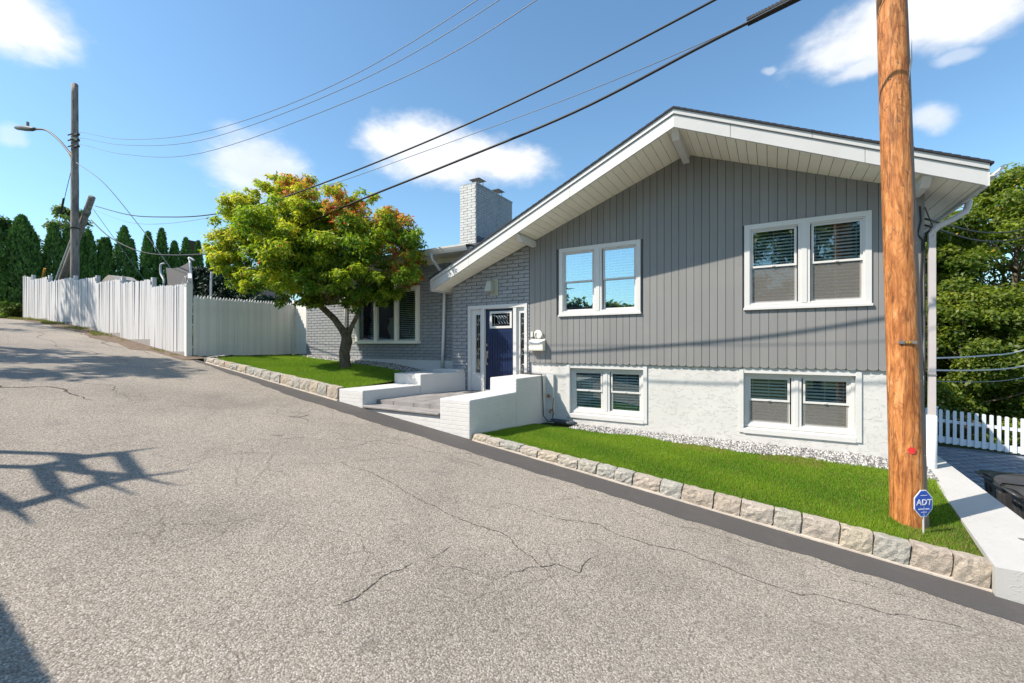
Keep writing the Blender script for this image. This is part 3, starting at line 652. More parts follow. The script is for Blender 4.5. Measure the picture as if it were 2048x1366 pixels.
for k, h in enumerate(wins_lo):
    x0, x1, z0, z1 = h
    m = MB(); t = .075
    m.box(x0-.0, x0+t, 9.02, 9.18, z0, z1); m.box(x1-t, x1, 9.02, 9.18, z0, z1); m.box(x0+t, x1-t, 9.03, 9.18, z1-.07, z1+.028)
    m.hexa([(x0+t,9.015,z0-.01),(x1-t,9.015,z0-.01),(x1-t,9.18,z0-.01),(x0+t,9.18,z0-.01)], [(x0+t,9.015,z0+.07),(x1-t,9.015,z0+.07),(x1-t,9.18,z0+.115),(x0+t,9.18,z0+.115)])
    part('window_surround', m, 'white', house)
    window(x0+t+.004, x1-t-.004, z0+.112, z1-.072, 9.13, 'dh', depth=.07, fr=.05, proud=.02, mull=.15, label=['left basement window below the siding', 'right basement window with screened lower sashes'][k], screens=(0, 1) if k else ())
# roof: slabs of the prow gable
def roof_slab(m, zl, zh, fy, xl, xr, yb=21.5):
    for a, b in ((xl, XP), (XP, xr)):
        m.hexa([(a,front(a)+fy,soff(a)+zl),(b,front(b)+fy,soff(b)+zl),(b,yb,soff(b)+zl),(a,yb,soff(a)+zl)],
               [(a,front(a)+fy,soff(a)+zh),(b,front(b)+fy,soff(b)+zh),(b,yb,soff(b)+zh),(a,yb,soff(a)+zh)])
XL, XR = -7.42, 2.55
m = MB(); roof_slab(m, .012, .25, .05, XL+.03, XR-.03); roof = part('roof', m, 'gap', house)
m = MB(); roof_slab(m, .272, .30, -.05, XL-.04, XR+.05); part('shingles', m, 'shingle', roof)
nn = 40
m = MB()
for s, (xe) in ((-1, XL), (1, XR)):   # shingle courses
    for i in range(nn):
        t0 = i/nn; xa = XP+(xe-XP)*t0; xb = XP+(xe-XP)*(i+1.05)/nn
        if (s < 0 and xb < XL-.04): xb = XL-.04
        m.hexa([(xa,front(xa)-.045,soff(xa)+.298),(xb,front(xb)-.045,soff(xb)+.298),(xb,21.4,soff(xb)+.298),(xa,21.4,soff(xa)+.298)][::1],
               [(xa,front(xa)-.045,soff(xa)+.302),(xb,front(xb)-.045,soff(xb)+.310),(xb,21.4,soff(xb)+.310),(xa,21.4,soff(xa)+.302)])
part('shingle_course', m, 'shingle', roof, kind='stuff')
def fascia(a, b, z0, z1, y0, y1, name='fascia_board', mat='white'):
    m = MB(); m.hexa([(a,front(a)+y0,soff(a)+z0),(b,front(b)+y0,soff(b)+z0),(b,front(b)+y1,soff(b)+z0),(a,front(a)+y1,soff(a)+z0)],
                     [(a,front(a)+y0,soff(a)+z1),(b,front(b)+y0,soff(b)+z1),(b,front(b)+y1,soff(b)+z1),(a,front(a)+y1,soff(a)+z1)]); part(name, m, mat, roof)
for a, b in ((XL,-6.1),(-6.094,-3.4),(-3.394,XP),(XP,-.55),(-.544,1.2),(1.206,XR)): fascia(a, b, -.025, .185, 0, .045)
for a, b in ((XL-.01,-4.6),(-4.595,XP),(XP,.55),(.555,XR+.01)): fascia(a, b, .192, .27, -.025, .045, 'fascia_trim')
fascia(XL-.0, XP, .182, .196, -.005, .044, 'fascia_shadow_gap', 'steel'); fascia(XP, XR, .182, .196, -.005, .044, 'fascia_shadow_gap', 'steel')
# eave fascias left and right
part('eave_fascia', B(XL-.02,XL+.025,front(XL),21.4,soff(XL)-.03,soff(XL)+.26), 'white', roof)
part('eave_fascia', B(XR-.025,XR+.02,front(XR),21.4,soff(XR)-.03,soff(XR)+.26), 'white', roof)
m = MB(); prof = [(0,0),(.07,0),(.10,.05),(.135,.115),(.135,.13),(.12,.13),(.12,.118),(.09,.06),(.06,.015),(0,.015)]
m.prism([(XR+.022+px_, front(XR)-.03, soff(XR)+.09+pz) for px_, pz in prof], (0, 12.5, 0)); gt = part('gutter', m, 'gutter', roof)
m = MB().tube([(2.62,9.3,4.47),(2.61,9.28,4.33),(2.56,9.2,4.22),(2.40,9.1,4.10),(2.2,9.0,3.99),(2.145,8.985,3.93),(2.125,8.98,3.84)], .043, 12); part('downspout_elbow', m, 'pipe_pink', gt, smooth=True)
m = MB().box(2.085,2.165,8.94,9.02,1.12,3.9); ds = part('downspout', m, 'pipe_pink', house)
part('downspout_strap', B(2.078,2.172,8.933,9.0,1.72,1.745), 'steel', ds)
part('drain_pipe', MB().tube([(2.125,8.98,1.12),(2.125,8.98,-.2)], [.062,.058], 14), 'gutter', house, smooth=True)
# soffit boards (run from fascia to wall)
sb = .147; x = XL+.03
while x < XR-.03:
    x1 = min(x+sb, XR-.03)
    for a, b in (((x, x1),) if not (x < XP < x1) else ((x, XP), (XP, x1))):
        if b-a < .012: continue
        a2, b2 = a+.004, b-.004; m = MB(); yb = 9.0 if (a > WL-2.3 and b < WR+.02) else 14
        m.hexa([(a2,front(a2)+.045,soff(a2)),(b2,front(b2)+.045,soff(b2)),(b2,yb,soff(b2)),(a2,yb,soff(a2))],
               [(a2,front(a2)+.045,soff(a2)+.012),(b2,front(b2)+.045,soff(b2)+.012),(b2,yb,soff(b2)+.012),(a2,yb,soff(a2)+.012)])
        part('soffit_board', m, 'soffit', roof)
    x = x1
# beams under the soffit
def rbeam(xc, y0, hw=.055, h=.13):
    z = min(soff(xc-hw), soff(xc+hw)); m = MB()
    m.hexa([(xc-hw,y0+.16,z-h),(xc+hw,y0+.16,z-h),(xc+hw,8.995,z-h),(xc-hw,8.995,z-h)], [(xc-hw,y0,z-.002),(xc+hw,y0,z-.002),(xc+hw,8.995,z-.002),(xc-hw,8.995,z-.002)])
    part('roof_beam', m, 'white', roof)
rbeam(XP, front(XP)+.05, .06, .15); rbeam(-4.72, front(-4.72)+.05); rbeam(1.93, front(1.93)+.05)
# brick entrance wall
BP, BL = .0885, .305
def brick_mesh(l, h=.0785, d=.05):
    m = MB(); m.box(-l/2+.003, l/2-.003, -.006, d, -h/2+.003, h/2-.003)
    m.v = [(x+random.uniform(-.0015,.0015), y+(0 if y > 0 else random.uniform(-.002,.002)), z+random.uniform(-.0012,.0012)) for x, y, z in m.v]
    me = m.mesh('brick', 'brick'); return me
full = [brick_mesh(BL-.010) for _ in range(6)]; cache = {}
def bm_len(l):
    if abs(l-(BL-.010)) < .004: return random.choice(full)
    k = round(l, 3)
    if k not in cache: cache[k] = brick_mesh(l)
    return cache[k]
bcount = 0; rest = MB()
def brick_at(parent, xa, xb, zc, y, single):
    global bcount
    if xb-xa < .035: return
    dy = random.uniform(-.003, .002)
    if single:
        o = link('brick', bm_len(xb-xa), parent, Vector(((xa+xb)/2, y+dy, zc))-base_of(parent)); bcount += 1
    else: rest.box(xa+.003, xb-.003, y-.006+dy, y+.05, zc-.036, zc+.036)
def brick_wall(x0, x1, z0, ztop, holes, y, single, off=0):
    row = 0; z = z0
    while z < ztop(x0)+5:
        zc = z+BP/2; x = x0-(BL/2 if (row+off) % 2 else 0)
        while x < x1:
            a, b = max(x, x0), min(x+BL-.010, x1); segs = [(a, b)]
            for h in holes:
                if h[2] < zc+.03 and h[3] > zc-.03:
                    ns = []
                    for p, q in segs:
                        if q <= h[0] or p >= h[1]: ns.append((p, q))
                        else:
                            if p < h[0]-.01: ns.append((p, h[0]-.004))
                            if q > h[1]+.01: ns.append((h[1]+.004, q))
                    segs = ns
            for p, q in segs:
                if zc+.04 < min(ztop(p), ztop(q))-.0:
                    brick_at(house, p, q, zc, y, single(p, q, zc))
                elif zc-.03 < max(ztop(p), ztop(q)) and zc+.04 >= min(ztop(p), ztop(q)):
                    # clip against the slope
                    lim = lambda X: ztop(X)
                    qq = q
                    if lim(q) > zc+.04:
                        pp = p+(q-p)*((zc+.04-lim(p))/(lim(q)-lim(p)+1e-9)); brick_at(house, pp, q, zc, y, single(pp, q, zc))
            x += BL
        z += BP; row += 1
        if z > 5.5: break
DX0, DX1, DZ = -6.61, -4.90, 3.175
brick_wall(-7.12, WL-.012, .95, lambda x: soff(x), [(DX0, DX1, 0, DZ)], 9.0, lambda a, b, z: True, 0)
part('mortar_wall', MB().hexa([(-7.12,9.012,.5),(DX0,9.012,.5),(DX0,9.2,.5),(-7.12,9.2,.5)], [(-7.12,9.012,soff(-7.12)+.02),(DX0,9.012,soff(DX0)+.02),(DX0,9.2,soff(DX0)+.02),(-7.12,9.2,soff(-7.12)+.02)])
     .hexa([(DX0,9.012,DZ-.01),(WL,9.012,DZ-.01),(WL,9.2,DZ-.01),(DX0,9.2,DZ-.01)], [(DX0,9.012,soff(DX0)+.02),(WL,9.012,soff(WL)+.02),(WL,9.2,soff(WL)+.02),(DX0,9.2,soff(DX0)+.02)])
     .box(DX1,WL,9.012,9.2,.5,DZ-.01), 'mortar', house)
# left brick wing, set back 0.3 m
WZ = 4.62; BAY = (-11.12, -8.53, 2.27, 3.88)
limit = 298-bcount
cand = []
brick_wall(-13.72, -7.12, 1.77, lambda x: WZ, [BAY], 9.3, lambda a, b, z: (bcount < 298) and ((a > -8.3 and z < 4.45) or (a > -9.3 and z < 2.2)), 1)
part('brick_course', rest, 'brick', house, kind='stuff')
part('mortar_wall', B(-13.72,-11.11,9.312,9.5,1.2,WZ+.05).box(-8.54,-7.12,9.312,9.5,1.2,WZ+.05).box(-11.11,-8.54,9.312,9.5,1.2,2.24).box(-11.11,-8.54,9.312,9.5,3.87,WZ+.05), 'mortar', house)
part('foundation', B(-13.74,-6.9,9.26,9.5,1.0,1.77), 'stucco_wall', house)
part('end_wall', B(-13.72,-13.6,9.5,17,1.0,4.6).box(-13.72,-7.1,16.9,17,1.0,4.6), 'white', house)
# wing roof (low hip) with gutter
ez, ey = 4.66, 8.86
m = MB(); A = [(-14.2,ey,ez),(-6.4,ey,ez),(-6.4,17.6,ez),(-14.2,17.6,ez)]
m.poly(A+[(-11.2,13.2,ez+1.35),(-6.4,13.2,ez+1.35)], [(3,2,1,0),(0,1,5,4),(3,0,4),(2,3,4,5),(1,2,5)])
wr = part('wing_roof', m, 'shingle', house)
part('eave_fascia', B(-14.2,-6.4,ey,ey+.03,ez-.12,ez-.001).box(-14.2,-14.17,ey+.03,17.5,ez-.12,ez-.001), 'white', wr)
part('soffit_panel', B(-14.17,-6.4,ey+.03,9.31,ez-.11,ez-.10), 'soffit', wr)
part('frieze_board', B(-13.7,-6.9,9.26,9.3,ez-.24,ez-.11), 'soffit', wr)
m = MB(); m.prism([(-14.2, ey-.002-px_, ez-.10+pz) for px_, pz in prof], (7.7, 0, 0)); part('gutter', m, 'gutter', wr)
part('drip_edge', B(-14.2,-6.4,ey-.14,ey+.25,ez+.036,ez+.05), 'soffit', wr)
part('downspout', MB().tube([(-7.66,8.80,4.60),(-7.66,8.80,4.46),(-7.63,8.9,4.36),(-7.58,9.15,4.10),(-7.57,9.2,3.98),(-7.57,9.215,3.7),(-7.60,9.215,2.6),(-7.64,9.2,1.5)], .042, 10), 'gutter', house, smooth=True)
# wide three-light window of the wing
bw_ = MB(); y0, y1 = 9.21, 9.3; xb, xc = -11.10, -8.55; z0, z1 = 2.30, 3.85
bw_.box(xb-.06, xc+.05, 9.14, 9.5, z0-.07, z0+.005); bw_.box(xb-.02, xc+.02, y0, 9.5, z1-.07, z1+.03)
W3 = (xc-xb)/3
for x in (xb+.03, xb+W3, xb+2*W3, xc-.03): bw_.box(x-.05, x+.05, y0, y0+.11, z0+.005, z1-.07); bw_.box(x-.018, x+.018, y0-.012, y0, z0+.005, z1-.07)
bay = part('window', bw_, 'soffit', house, label='wide three light window behind the tree')
for i in range(3):
    a, b = xb+i*W3+.06, xb+(i+1)*W3-.06
    s = MB(); t = .04; s.box(a,b,y0+.04,y0+.07,z0+.01,z0+.01+t).box(a,b,y0+.04,y0+.07,z1-.12,z1-.075).box(a,a+t,y0+.04,y0+.07,z0+.05,z1-.12).box(b-t,b,y0+.04,y0+.07,z0+.05,z1-.12)
    part('sash', s, 'white', bay); part('pane', B(a+t,b-t,y0+.054,y0+.058,z0+.05,z1-.12), 'glass', bay)
    bl = MB(); z = z0+.06
    if i != 1:
        while z < z1-.1: bl.poly([(a,y0+.13,z),(b,y0+.13,z),(b,y0+.152,z+.028),(a,y0+.152,z+.028)], [(0,1,2,3)]); z += .055
        part('blind', bl, 'blind', bay, kind='stuff')
part('room_recess', MB().poly([(xb+.05,9.34,z0),(xc-.05,9.34,z0),(xc-.05,9.9,z0),(xb+.05,9.9,z0),(xb+.05,9.34,z1),(xc-.05,9.34,z1),(xc-.05,9.9,z1),(xb+.05,9.9,z1)], [(0,1,2,3),(4,7,6,5),(1,5,6,2),(2,6,7,3),(3,7,4,0)]), 'room', bay)
part('vase', MB().tube([(-9.8,9.55,2.32),(-9.8,9.55,2.45),(-9.8,9.55,2.7),(-9.8,9.55,2.9),(-9.8,9.55,3.0)], [.08,.12,.2,.13,.15], 14), 'pale_cable', bay, smooth=True)
part('vent_pipe', MB().tube([(-11.62,9.24,2.45),(-11.62,9.24,4.4)], .035, 8), 'gutter', house, smooth=True)
# chimney
ch = part('chimney', B(-8.76,-8.16,11.53,13.79,4.8,7.40), 'mortar', house)
m = MB(); row = 0; z = 5.45
while z < 7.38:
    x = -8.79-(0 if row % 2 else .15)
    while x < -8.15:
        a, b = max(x, -8.79), min(x+.30, -8.155)
        if b-a > .03: m.box(a, b-.008, 11.5+random.uniform(-.004,.004), 11.56, z, z+.075)
        x += .308
    z += .086; row += 1
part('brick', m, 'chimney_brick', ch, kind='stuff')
m = MB(); row = 0; z = 5.35
while z < 7.38:
    y = 11.5-(0 if row % 2 else .15)
    while y < 13.8:
        a, b = max(y, 11.51), min(y+.30, 13.8)
        if b-a > .03: m.box(-8.19, -8.153+random.uniform(-.003,.002), a, b-.006, z, z+.079)
        y += .308
    z += .086; row += 1
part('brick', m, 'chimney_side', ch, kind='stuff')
part('flashing', B(-8.8,-8.14,11.49,13.82,4.9,5.42).box(-8.143,-8.12,11.49,13.82,5.2,5.72), 'flashing', ch)
part('crown', B(-8.78,-8.14,11.5,13.81,7.40,7.45), 'chimney_side', ch)
for yc in (12.05, 13.25):
    m = MB(); m.box(-8.62,-8.32,yc-.15,yc+.15,7.45,7.52)
    for sx_, sy_ in ((-1,-1),(1,-1),(1,1),(-1,1)): m.beam((-8.47+.13*sx_,yc+.13*sy_,7.5), (-8.47+.13*sx_,yc+.13*sy_,7.74), .015, .015)
    m.poly([(-8.69,yc-.22,7.72),(-8.25,yc-.22,7.72),(-8.25,yc+.22,7.72),(-8.69,yc+.22,7.72),(-8.47,yc,7.83)], [(3,2,1,0),(0,1,4),(1,2,4),(2,3,4),(3,0,4)])
    part('chimney_cap', m, 'steel', ch)
# front door set
m = MB(); yd = 8.97
m.box(DX0,DX1,yd,9.16,3.09,DZ); m.box(DX0,DX0+.075,yd,9.16,1.04,3.09); m.box(DX1-.075,DX1,yd,9.16,1.04,3.09)
m.box(-6.2,-6.115,yd+.005,9.16,1.04,3.09); m.box(-5.28,-5.195,yd+.005,9.16,1.04,3.09); m.box(-6.115,-5.28,9.0,9.14,1.045,1.075)
m.box(-6.115,-5.28,9.02,9.16,3.08,3.09)
df = part('door_frame', m, 'white', house)
d = MB(); dy = 9.05
gl_ = (-5.965,-5.37,2.62,3.0)
d.box(-6.112,-5.283,dy+.012,dy+.05,1.075,2.62).box(-6.112,gl_[0],dy+.012,dy+.05,2.62,3.085).box(gl_[1],-5.283,dy+.012,dy+.05,2.62,3.085).box(gl_[0],gl_[1],dy+.012,dy+.05,3.0,3.085)
d.box(-6.112,-5.99,dy,dy+.012,1.075,3.085).box(-5.40,-5.283,dy,dy+.012,1.075,3.085).box(-5.99,-5.40,dy,dy+.012,2.5,2.585).box(-5.99,-5.40,dy,dy+.012,1.075,1.2)
n_ = 8
for i in range(n_): a = -5.99+i*.59/n_; d.box(a+.006, a+.59/n_-.006, dy+.003, dy+.014, 1.2, 2.5)
door = part('door', d, 'blue_door', house, label='navy blue plank door with a leaded glass light')
m = MB(); a, b, c, e = gl_; m.box(a-.02,b+.02,dy-.018,dy+.01,c-.02,c+.035).box(a-.02,b+.02,dy-.018,dy+.01,e-.035,e+.02).box(a-.02,a+.035,dy-.018,dy+.01,c+.035,e-.035).box(b-.035,b+.02,dy-.018,dy+.01,c+.035,e-.035)
part('light_frame', m, 'white', door)
part('leaded_glass', B(a+.03,b-.03,dy+.006,dy+.012,c+.03,e-.03), 'lead_glass', door)
def came(x0, x1, z0, z1, y, parent, vert):
    m = MB(); t = .007
    for q in (.14, .86): m.box(x0+(x1-x0)*q-t/2, x0+(x1-x0)*q+t/2, y-.004, y, z0, z1)
    if not vert:
        for q in (.16, .84): m.box(x0, x1, y-.0045, y-.0005, z0+(z1-z0)*q-t/2, z0+(z1-z0)*q+t/2)
        for k in range(4):
            xx = x0+(x1-x0)*(.22+.15*k); pts = [(xx+.12*u_+.02*math.sin(u_*6.3), y-.003, z1-(z1-z0)*(.2+.6*u_)) for u_ in np.linspace(0, 1, 8)]; m.tube(pts, .0045, 5)
            m.tube([(p[0]+.05*(1-abs(2*i/7-1)), p[1], p[2]) for i, p in enumerate(pts)], .003, 5)
    else:
        m.box(x0+(x1-x0)*.5-t/2, x0+(x1-x0)*.5+t/2, y-.004, y, z0, z1)
        for k in range(4):
            zc = z0+(z1-z0)*(.12+.25*k); w_ = (x1-x0)*.42; xm = (x0+x1)/2
            m.tube([(xm+w_*math.cos(t_), y-.003, zc+.07*math.sin(t_)) for t_ in np.linspace(0, 6.28, 12)], .004, 5); m.tube([(xm-w_, y-.003, zc-.12), (xm+w_, y-.003, zc+.12)], .0035, 5)
    part('lead_came', m, 'nickel', parent)
came(a+.035, b-.035, c+.035, e-.035, dy+.005, door, False)
hd = MB().tube([(-6.07,dy+.0,2.19),(-6.07,dy-.035,2.19)], .033, 16).tube([(-6.07,dy,1.95),(-6.07,dy-.03,1.95)], .035, 16)
part('deadbolt', hd, 'nickel', door, smooth=False)
hh = MB().box(-6.10,-6.04,dy-.012,dy,1.86,2.04).tube([(-6.07,dy-.01,1.98),(-6.07,dy-.055,1.95),(-6.07,dy-.06,1.85),(-6.07,dy-.045,1.76),(-6.07,dy-.005,1.72)], .012, 8).tube([(-6.07,dy,1.72),(-6.07,dy-.012,1.72)], .022, 12)
part('handle', hh, 'nickel', door)
for (p, q) in ((DX0+.075,-6.2),(-5.195,DX1-.075)):
    gx0, gx1 = (-6.40,-6.255) if p < -6 else (-5.105,-4.985); m = MB(); ys_ = 9.03; gz0, gz1 = 1.49, 2.95
    m.box(p,gx0,ys_,9.1,1.04,3.09).box(gx1,q,ys_,9.1,1.04,3.09).box(gx0,gx1,ys_,9.1,1.04,gz0).box(gx0,gx1,ys_,9.1,gz1,3.09)
    for k in (0, 1): m.box(gx0-.03+k*(gx1-gx0+.03), gx0+k*(gx1-gx0+.03), ys_-.012, ys_, gz0-.03, gz1+.03)
    m.box(gx0,gx1,ys_-.012,ys_,gz0-.03,gz0).box(gx0,gx1,ys_-.012,ys_,gz1,gz1+.03)
    sd = part('sidelight', m, 'white', house); part('leaded_glass', B(gx0,gx1,ys_+.01,ys_+.015,gz0,gz1), 'lead_glass', sd); came(gx0, gx1, gz0, gz1, ys_+.009, sd, True)
part('room_recess', B(-6.6,-4.91,9.25,9.3,1.0,3.1), 'room', house)
# wires down the right corner of the house
m = MB().tube([(1.99,8.985,4.33),(2.0,8.98,4.1),(1.96,8.98,3.9),(2.02,8.98,3.8),(2.0,8.98,3.2),(2.01,8.98,2.4),(1.99,8.975,2.2),(2.02,8.98,1.9),(2.0,8.98,1.2)], .011, 6).tube([(2.04,8.96,4.3),(2.12,8.93,4.0),(2.04,8.97,3.85),(2.05,8.97,1.9),(2.02,8.97,.9)], .008, 6)
part('service_cable', m, 'cable', house)

# ------------------------------------------------------------------ things on the house front
lp = thing('wall_lamp', 'square tapered porch lamp on the brick wall above the blue door', 'wall lamp', (-5.86,8.99,3.6))
part('back_plate', B(-5.93,-5.70,8.965,8.992,3.40,3.80), 'lamp_green', lp)
m = MB(); lo = [(-5.99,8.80,3.50),(-5.80,8.80,3.50),(-5.80,8.97,3.50),(-5.99,8.97,3.50)]; hi = [(-5.95,8.84,3.74),(-5.83,8.84,3.74),(-5.83,8.97,3.74),(-5.95,8.97,3.74)]
m.hexa(lo, hi); part('shade', m, 'frosted', lp)
m = MB()
for p, q in zip(lo, hi): m.beam(p, q, .014, .014)
for i in range(4): m.beam(lo[i], lo[(i+1)%4], .014, .014); m.beam(hi[i], hi[(i+1)%4], .014, .014)
m.hexa([(x,y,z+.005) for x,y,z in hi], [(-5.91,8.88,3.79),(-5.87,8.88,3.79),(-5.87,8.97,3.79),(-5.91,8.97,3.79)]); part('lamp_frame', m, 'lamp_green', lp)
mbx = thing('mailbox', 'cream wall mailbox with a curved lid on the corner of the grey siding', 'mailbox', (-4.6,8.99,2.1))
m = MB(); X0, X1 = -4.78, -4.43
prof2 = [(8.992,2.06),(8.86,2.06),(8.845,2.09),(8.845,2.22),(8.90,2.27),(8.992,2.33)]
m.prism([(X0, y, z) for y, z in prof2], (X1-X0, 0, 0)); part('box_body', m, 'soffit', mbx)
m = MB(); n_ = 9
for i in range(n_): t = i/(n_-1); xx = X0+(X1-X0)*t; zz = 2.275-.05*math.sin(math.pi*t); m.v += [(xx,8.838,zz),(xx,8.838,zz-.03),(xx,8.905,zz+.045)]
m.f = [(3*i,3*i+1,3*i+4,3*i+3) for i in range(n_-1)]+[(3*i+2,3*i,3*i+3,3*i+5) for i in range(n_-1)]; part('lid', m, 'white', mbx)
m = MB(); m.tube([(-4.57+.105*math.cos(t), 8.975, 2.42+.105*math.sin(t)) for t in np.linspace(2.6, 6.6, 18)], .008, 6); part('paper_ring', m, 'black', mbx)
m = MB(); m.tube([(-4.62,8.995,2.44),(-4.62,8.985,2.44)], .10, 20); part('round_plate', m, 'soffit', mbx)
m = MB().box(-4.79,-4.735,8.955,8.992,2.38,2.50); solo('doorbell', m, 'white', 'small white doorbell beside the round plate above the mailbox', 'doorbell', (-4.76,8.97,2.44))
fc = thing('hose_tap', 'brass garden tap with a red handle on the white pipe chase', 'tap', (-4.25,8.95,.8))
part('tap_body', MB().tube([(-4.25,8.98,.72),(-4.25,8.88,.72),(-4.25,8.86,.66)], .02, 8).tube([(-4.21,8.96,.6),(-4.21,8.93,.8),(-4.20,8.94,1.0)], .010, 6), 'terracotta', fc)
part('tap_handle', MB().tube([(-4.31,8.93,1.03),(-4.31,8.90,1.05)], .04, 10), 'terracotta', fc)
m = MB(); pts = []
for i in range(260):
    t = i*.33; r = .10+.05*math.sin(i*.37); pts.append((-4.08+.006*i*.22+r*1.6*math.cos(t), 8.80+r*.75*math.sin(t), .50-.00015*i+.03*abs(math.sin(i*.21))+.0001*i))
m.tube(pts, .012, 6); m.tube([(-4.2,8.94,.66),(-4.2,8.9,.58),(-4.15,8.85,.52)], .010, 6)
solo('garden_hose', m, 'hose', 'dark coiled garden hose piled at the foot of the white chase', 'hose', (-4.0,8.85,.5), True)
m = MB().tube([(-5.0,8.9,1.53),(-4.85,8.8,1.535),(-4.6,8.75,1.53),(-4.395,8.74,1.53),(-4.385,8.74,1.45),(-4.375,8.76,.9),(-4.37,8.78,.6),(-4.30,8.82,.49),(-4.2,8.85,.47)], .012, 6)
m.tube([(-4.95,8.88,1.535),(-4.8,8.9,1.54),(-4.72,8.86,1.53)], .018, 6)
solo('power_cord', m, 'cable', 'black cable running over the stoop wall and down its corner', 'cable', (-4.4,8.75,1.0), True)

# ------------------------------------------------------------------ retaining wall
rw = thing('retaining_wall', 'low white retaining wall between the lawn and the driveway', 'wall', (2.1,7.5,-.4))
m = MB(); m.hexa([(1.88,5.99,-1.4),(2.75,5.99,-1.4),(2.34,10,-1.4),(2.12,10,-1.4)], [(1.87,5.99,.05),(2.62,5.99,.05),(2.34,10,.41),(2.10,10,.41)])
o = part('wall_body', m, 'wall_paint', rw)
part('rusty_cap', MB().tube([(2.34,6.78,.06),(2.34,6.78,.112)], .085, 18), 'terracotta', rw)
part('rusty_cap', MB().tube([(2.34,6.78,.112),(2.34,6.78,.122)], .055, 18), 'steel', rw)

# ------------------------------------------------------------------ driveway with pavers
def drz(x, y): return float(np.interp(y, [6, 8, 20.2], [-.72, -.95, -1.17]))-max(0, (x-2.6))*.035
m = sheet(drz, 2.2, 14, 6.2, 20.2, 10, 12, -.03); drive = struct('driveway', m, 'mortar')
vv = []; ff = []; tt = []; y = 7.2; row = 0; cb = np.array([[0,0,0],[1,0,0],[1,1,0],[0,1,0]])
while y < 20.1:
    d = .23; x = 2.36-(row % 2)*.2
    while x < 9.5:
        l = .42; a, b, c, e = max(x+.006, 2.36), x+l-.006, y+.006, y+d-.006; n0 = len(vv); t = random.uniform(.8, 1.2)
        z = random.uniform(-.003, .003)
        for dz in (-.03, 0):
            for X_, Y_ in ((a,c),(b,c),(b,e),(a,e)): vv.append((X_, Y_, drz(X_, Y_)+dz+z)); tt.append((t,)*3)
        ff += [(n0+4,n0+5,n0+6,n0+7),(n0,n0+1,n0+5,n0+4),(n0+1,n0+2,n0+6,n0+5),(n0+2,n0+3,n0+7,n0+6),(n0+3,n0,n0+4,n0+7)]; x += l
    y += d; row += 1
link('paver', npmesh('paver', np.array(vv), np.array(ff), 'paver', np.array(tt)), drive, kind='stuff')

# ------------------------------------------------------------------ white picket fence
pf = thing('picket_fence', 'low white picket fence with rounded tops beyond the driveway', 'fence', (4.8,20,-1.2))
P0, P1 = Vector((3.6,20.1,-1.10)), Vector((9.4,19.9,-1.55)); L_ = P1-P0; np_ = 34
def pick_mesh(w_, h_, t_):
    m = MB(); pts = [(-w_/2,0),(w_/2,0),(w_/2,h_-w_*.4)]+[(w_/2*math.cos(a_), h_-w_*.4+w_*.4*math.sin(a_)) for a_ in np.linspace(.4, 2.74, 6)]+[(-w_/2,h_-w_*.4)]
    m.prism([(x,0,z) for x, z in pts], (0,t_,0)); return m.mesh('picket', 'vinyl')
pk = pick_mesh(.088, 1.13, .03)
for i in range(np_):
    if i in (7, 21): continue
    link('picket', pk, pf, P0+L_*(i/np_)+Vector((0,-.03,.10))-pf.location)
for f_, h0 in ((.80, .10), (.10, .24)):
    part('rail', MB().beam(P0+Vector((0,.03,f_+h0/2)), P1+Vector((0,.03,f_+h0/2)), .045, .10 if f_ > .5 else .2), 'vinyl', pf)
for i in (7, 21):
    q = P0+L_*(i/np_); m = MB().box(q.x-.08,q.x+.08,q.y-.08,q.y+.08,q.z-.1,q.z+1.26); m.box(q.x-.1,q.x+.1,q.y-.1,q.y+.1,q.z+1.26,q.z+1.30)
    m.poly([(q.x-.1,q.y-.1,q.z+1.3),(q.x+.1,q.y-.1,q.z+1.3),(q.x+.1,q.y+.1,q.z+1.3),(q.x-.1,q.y+.1,q.z+1.3),(q.x,q.y,q.z+1.36)], [(0,1,4),(1,2,4),(2,3,4),(3,0,4)]); part('post', m, 'vinyl', pf)

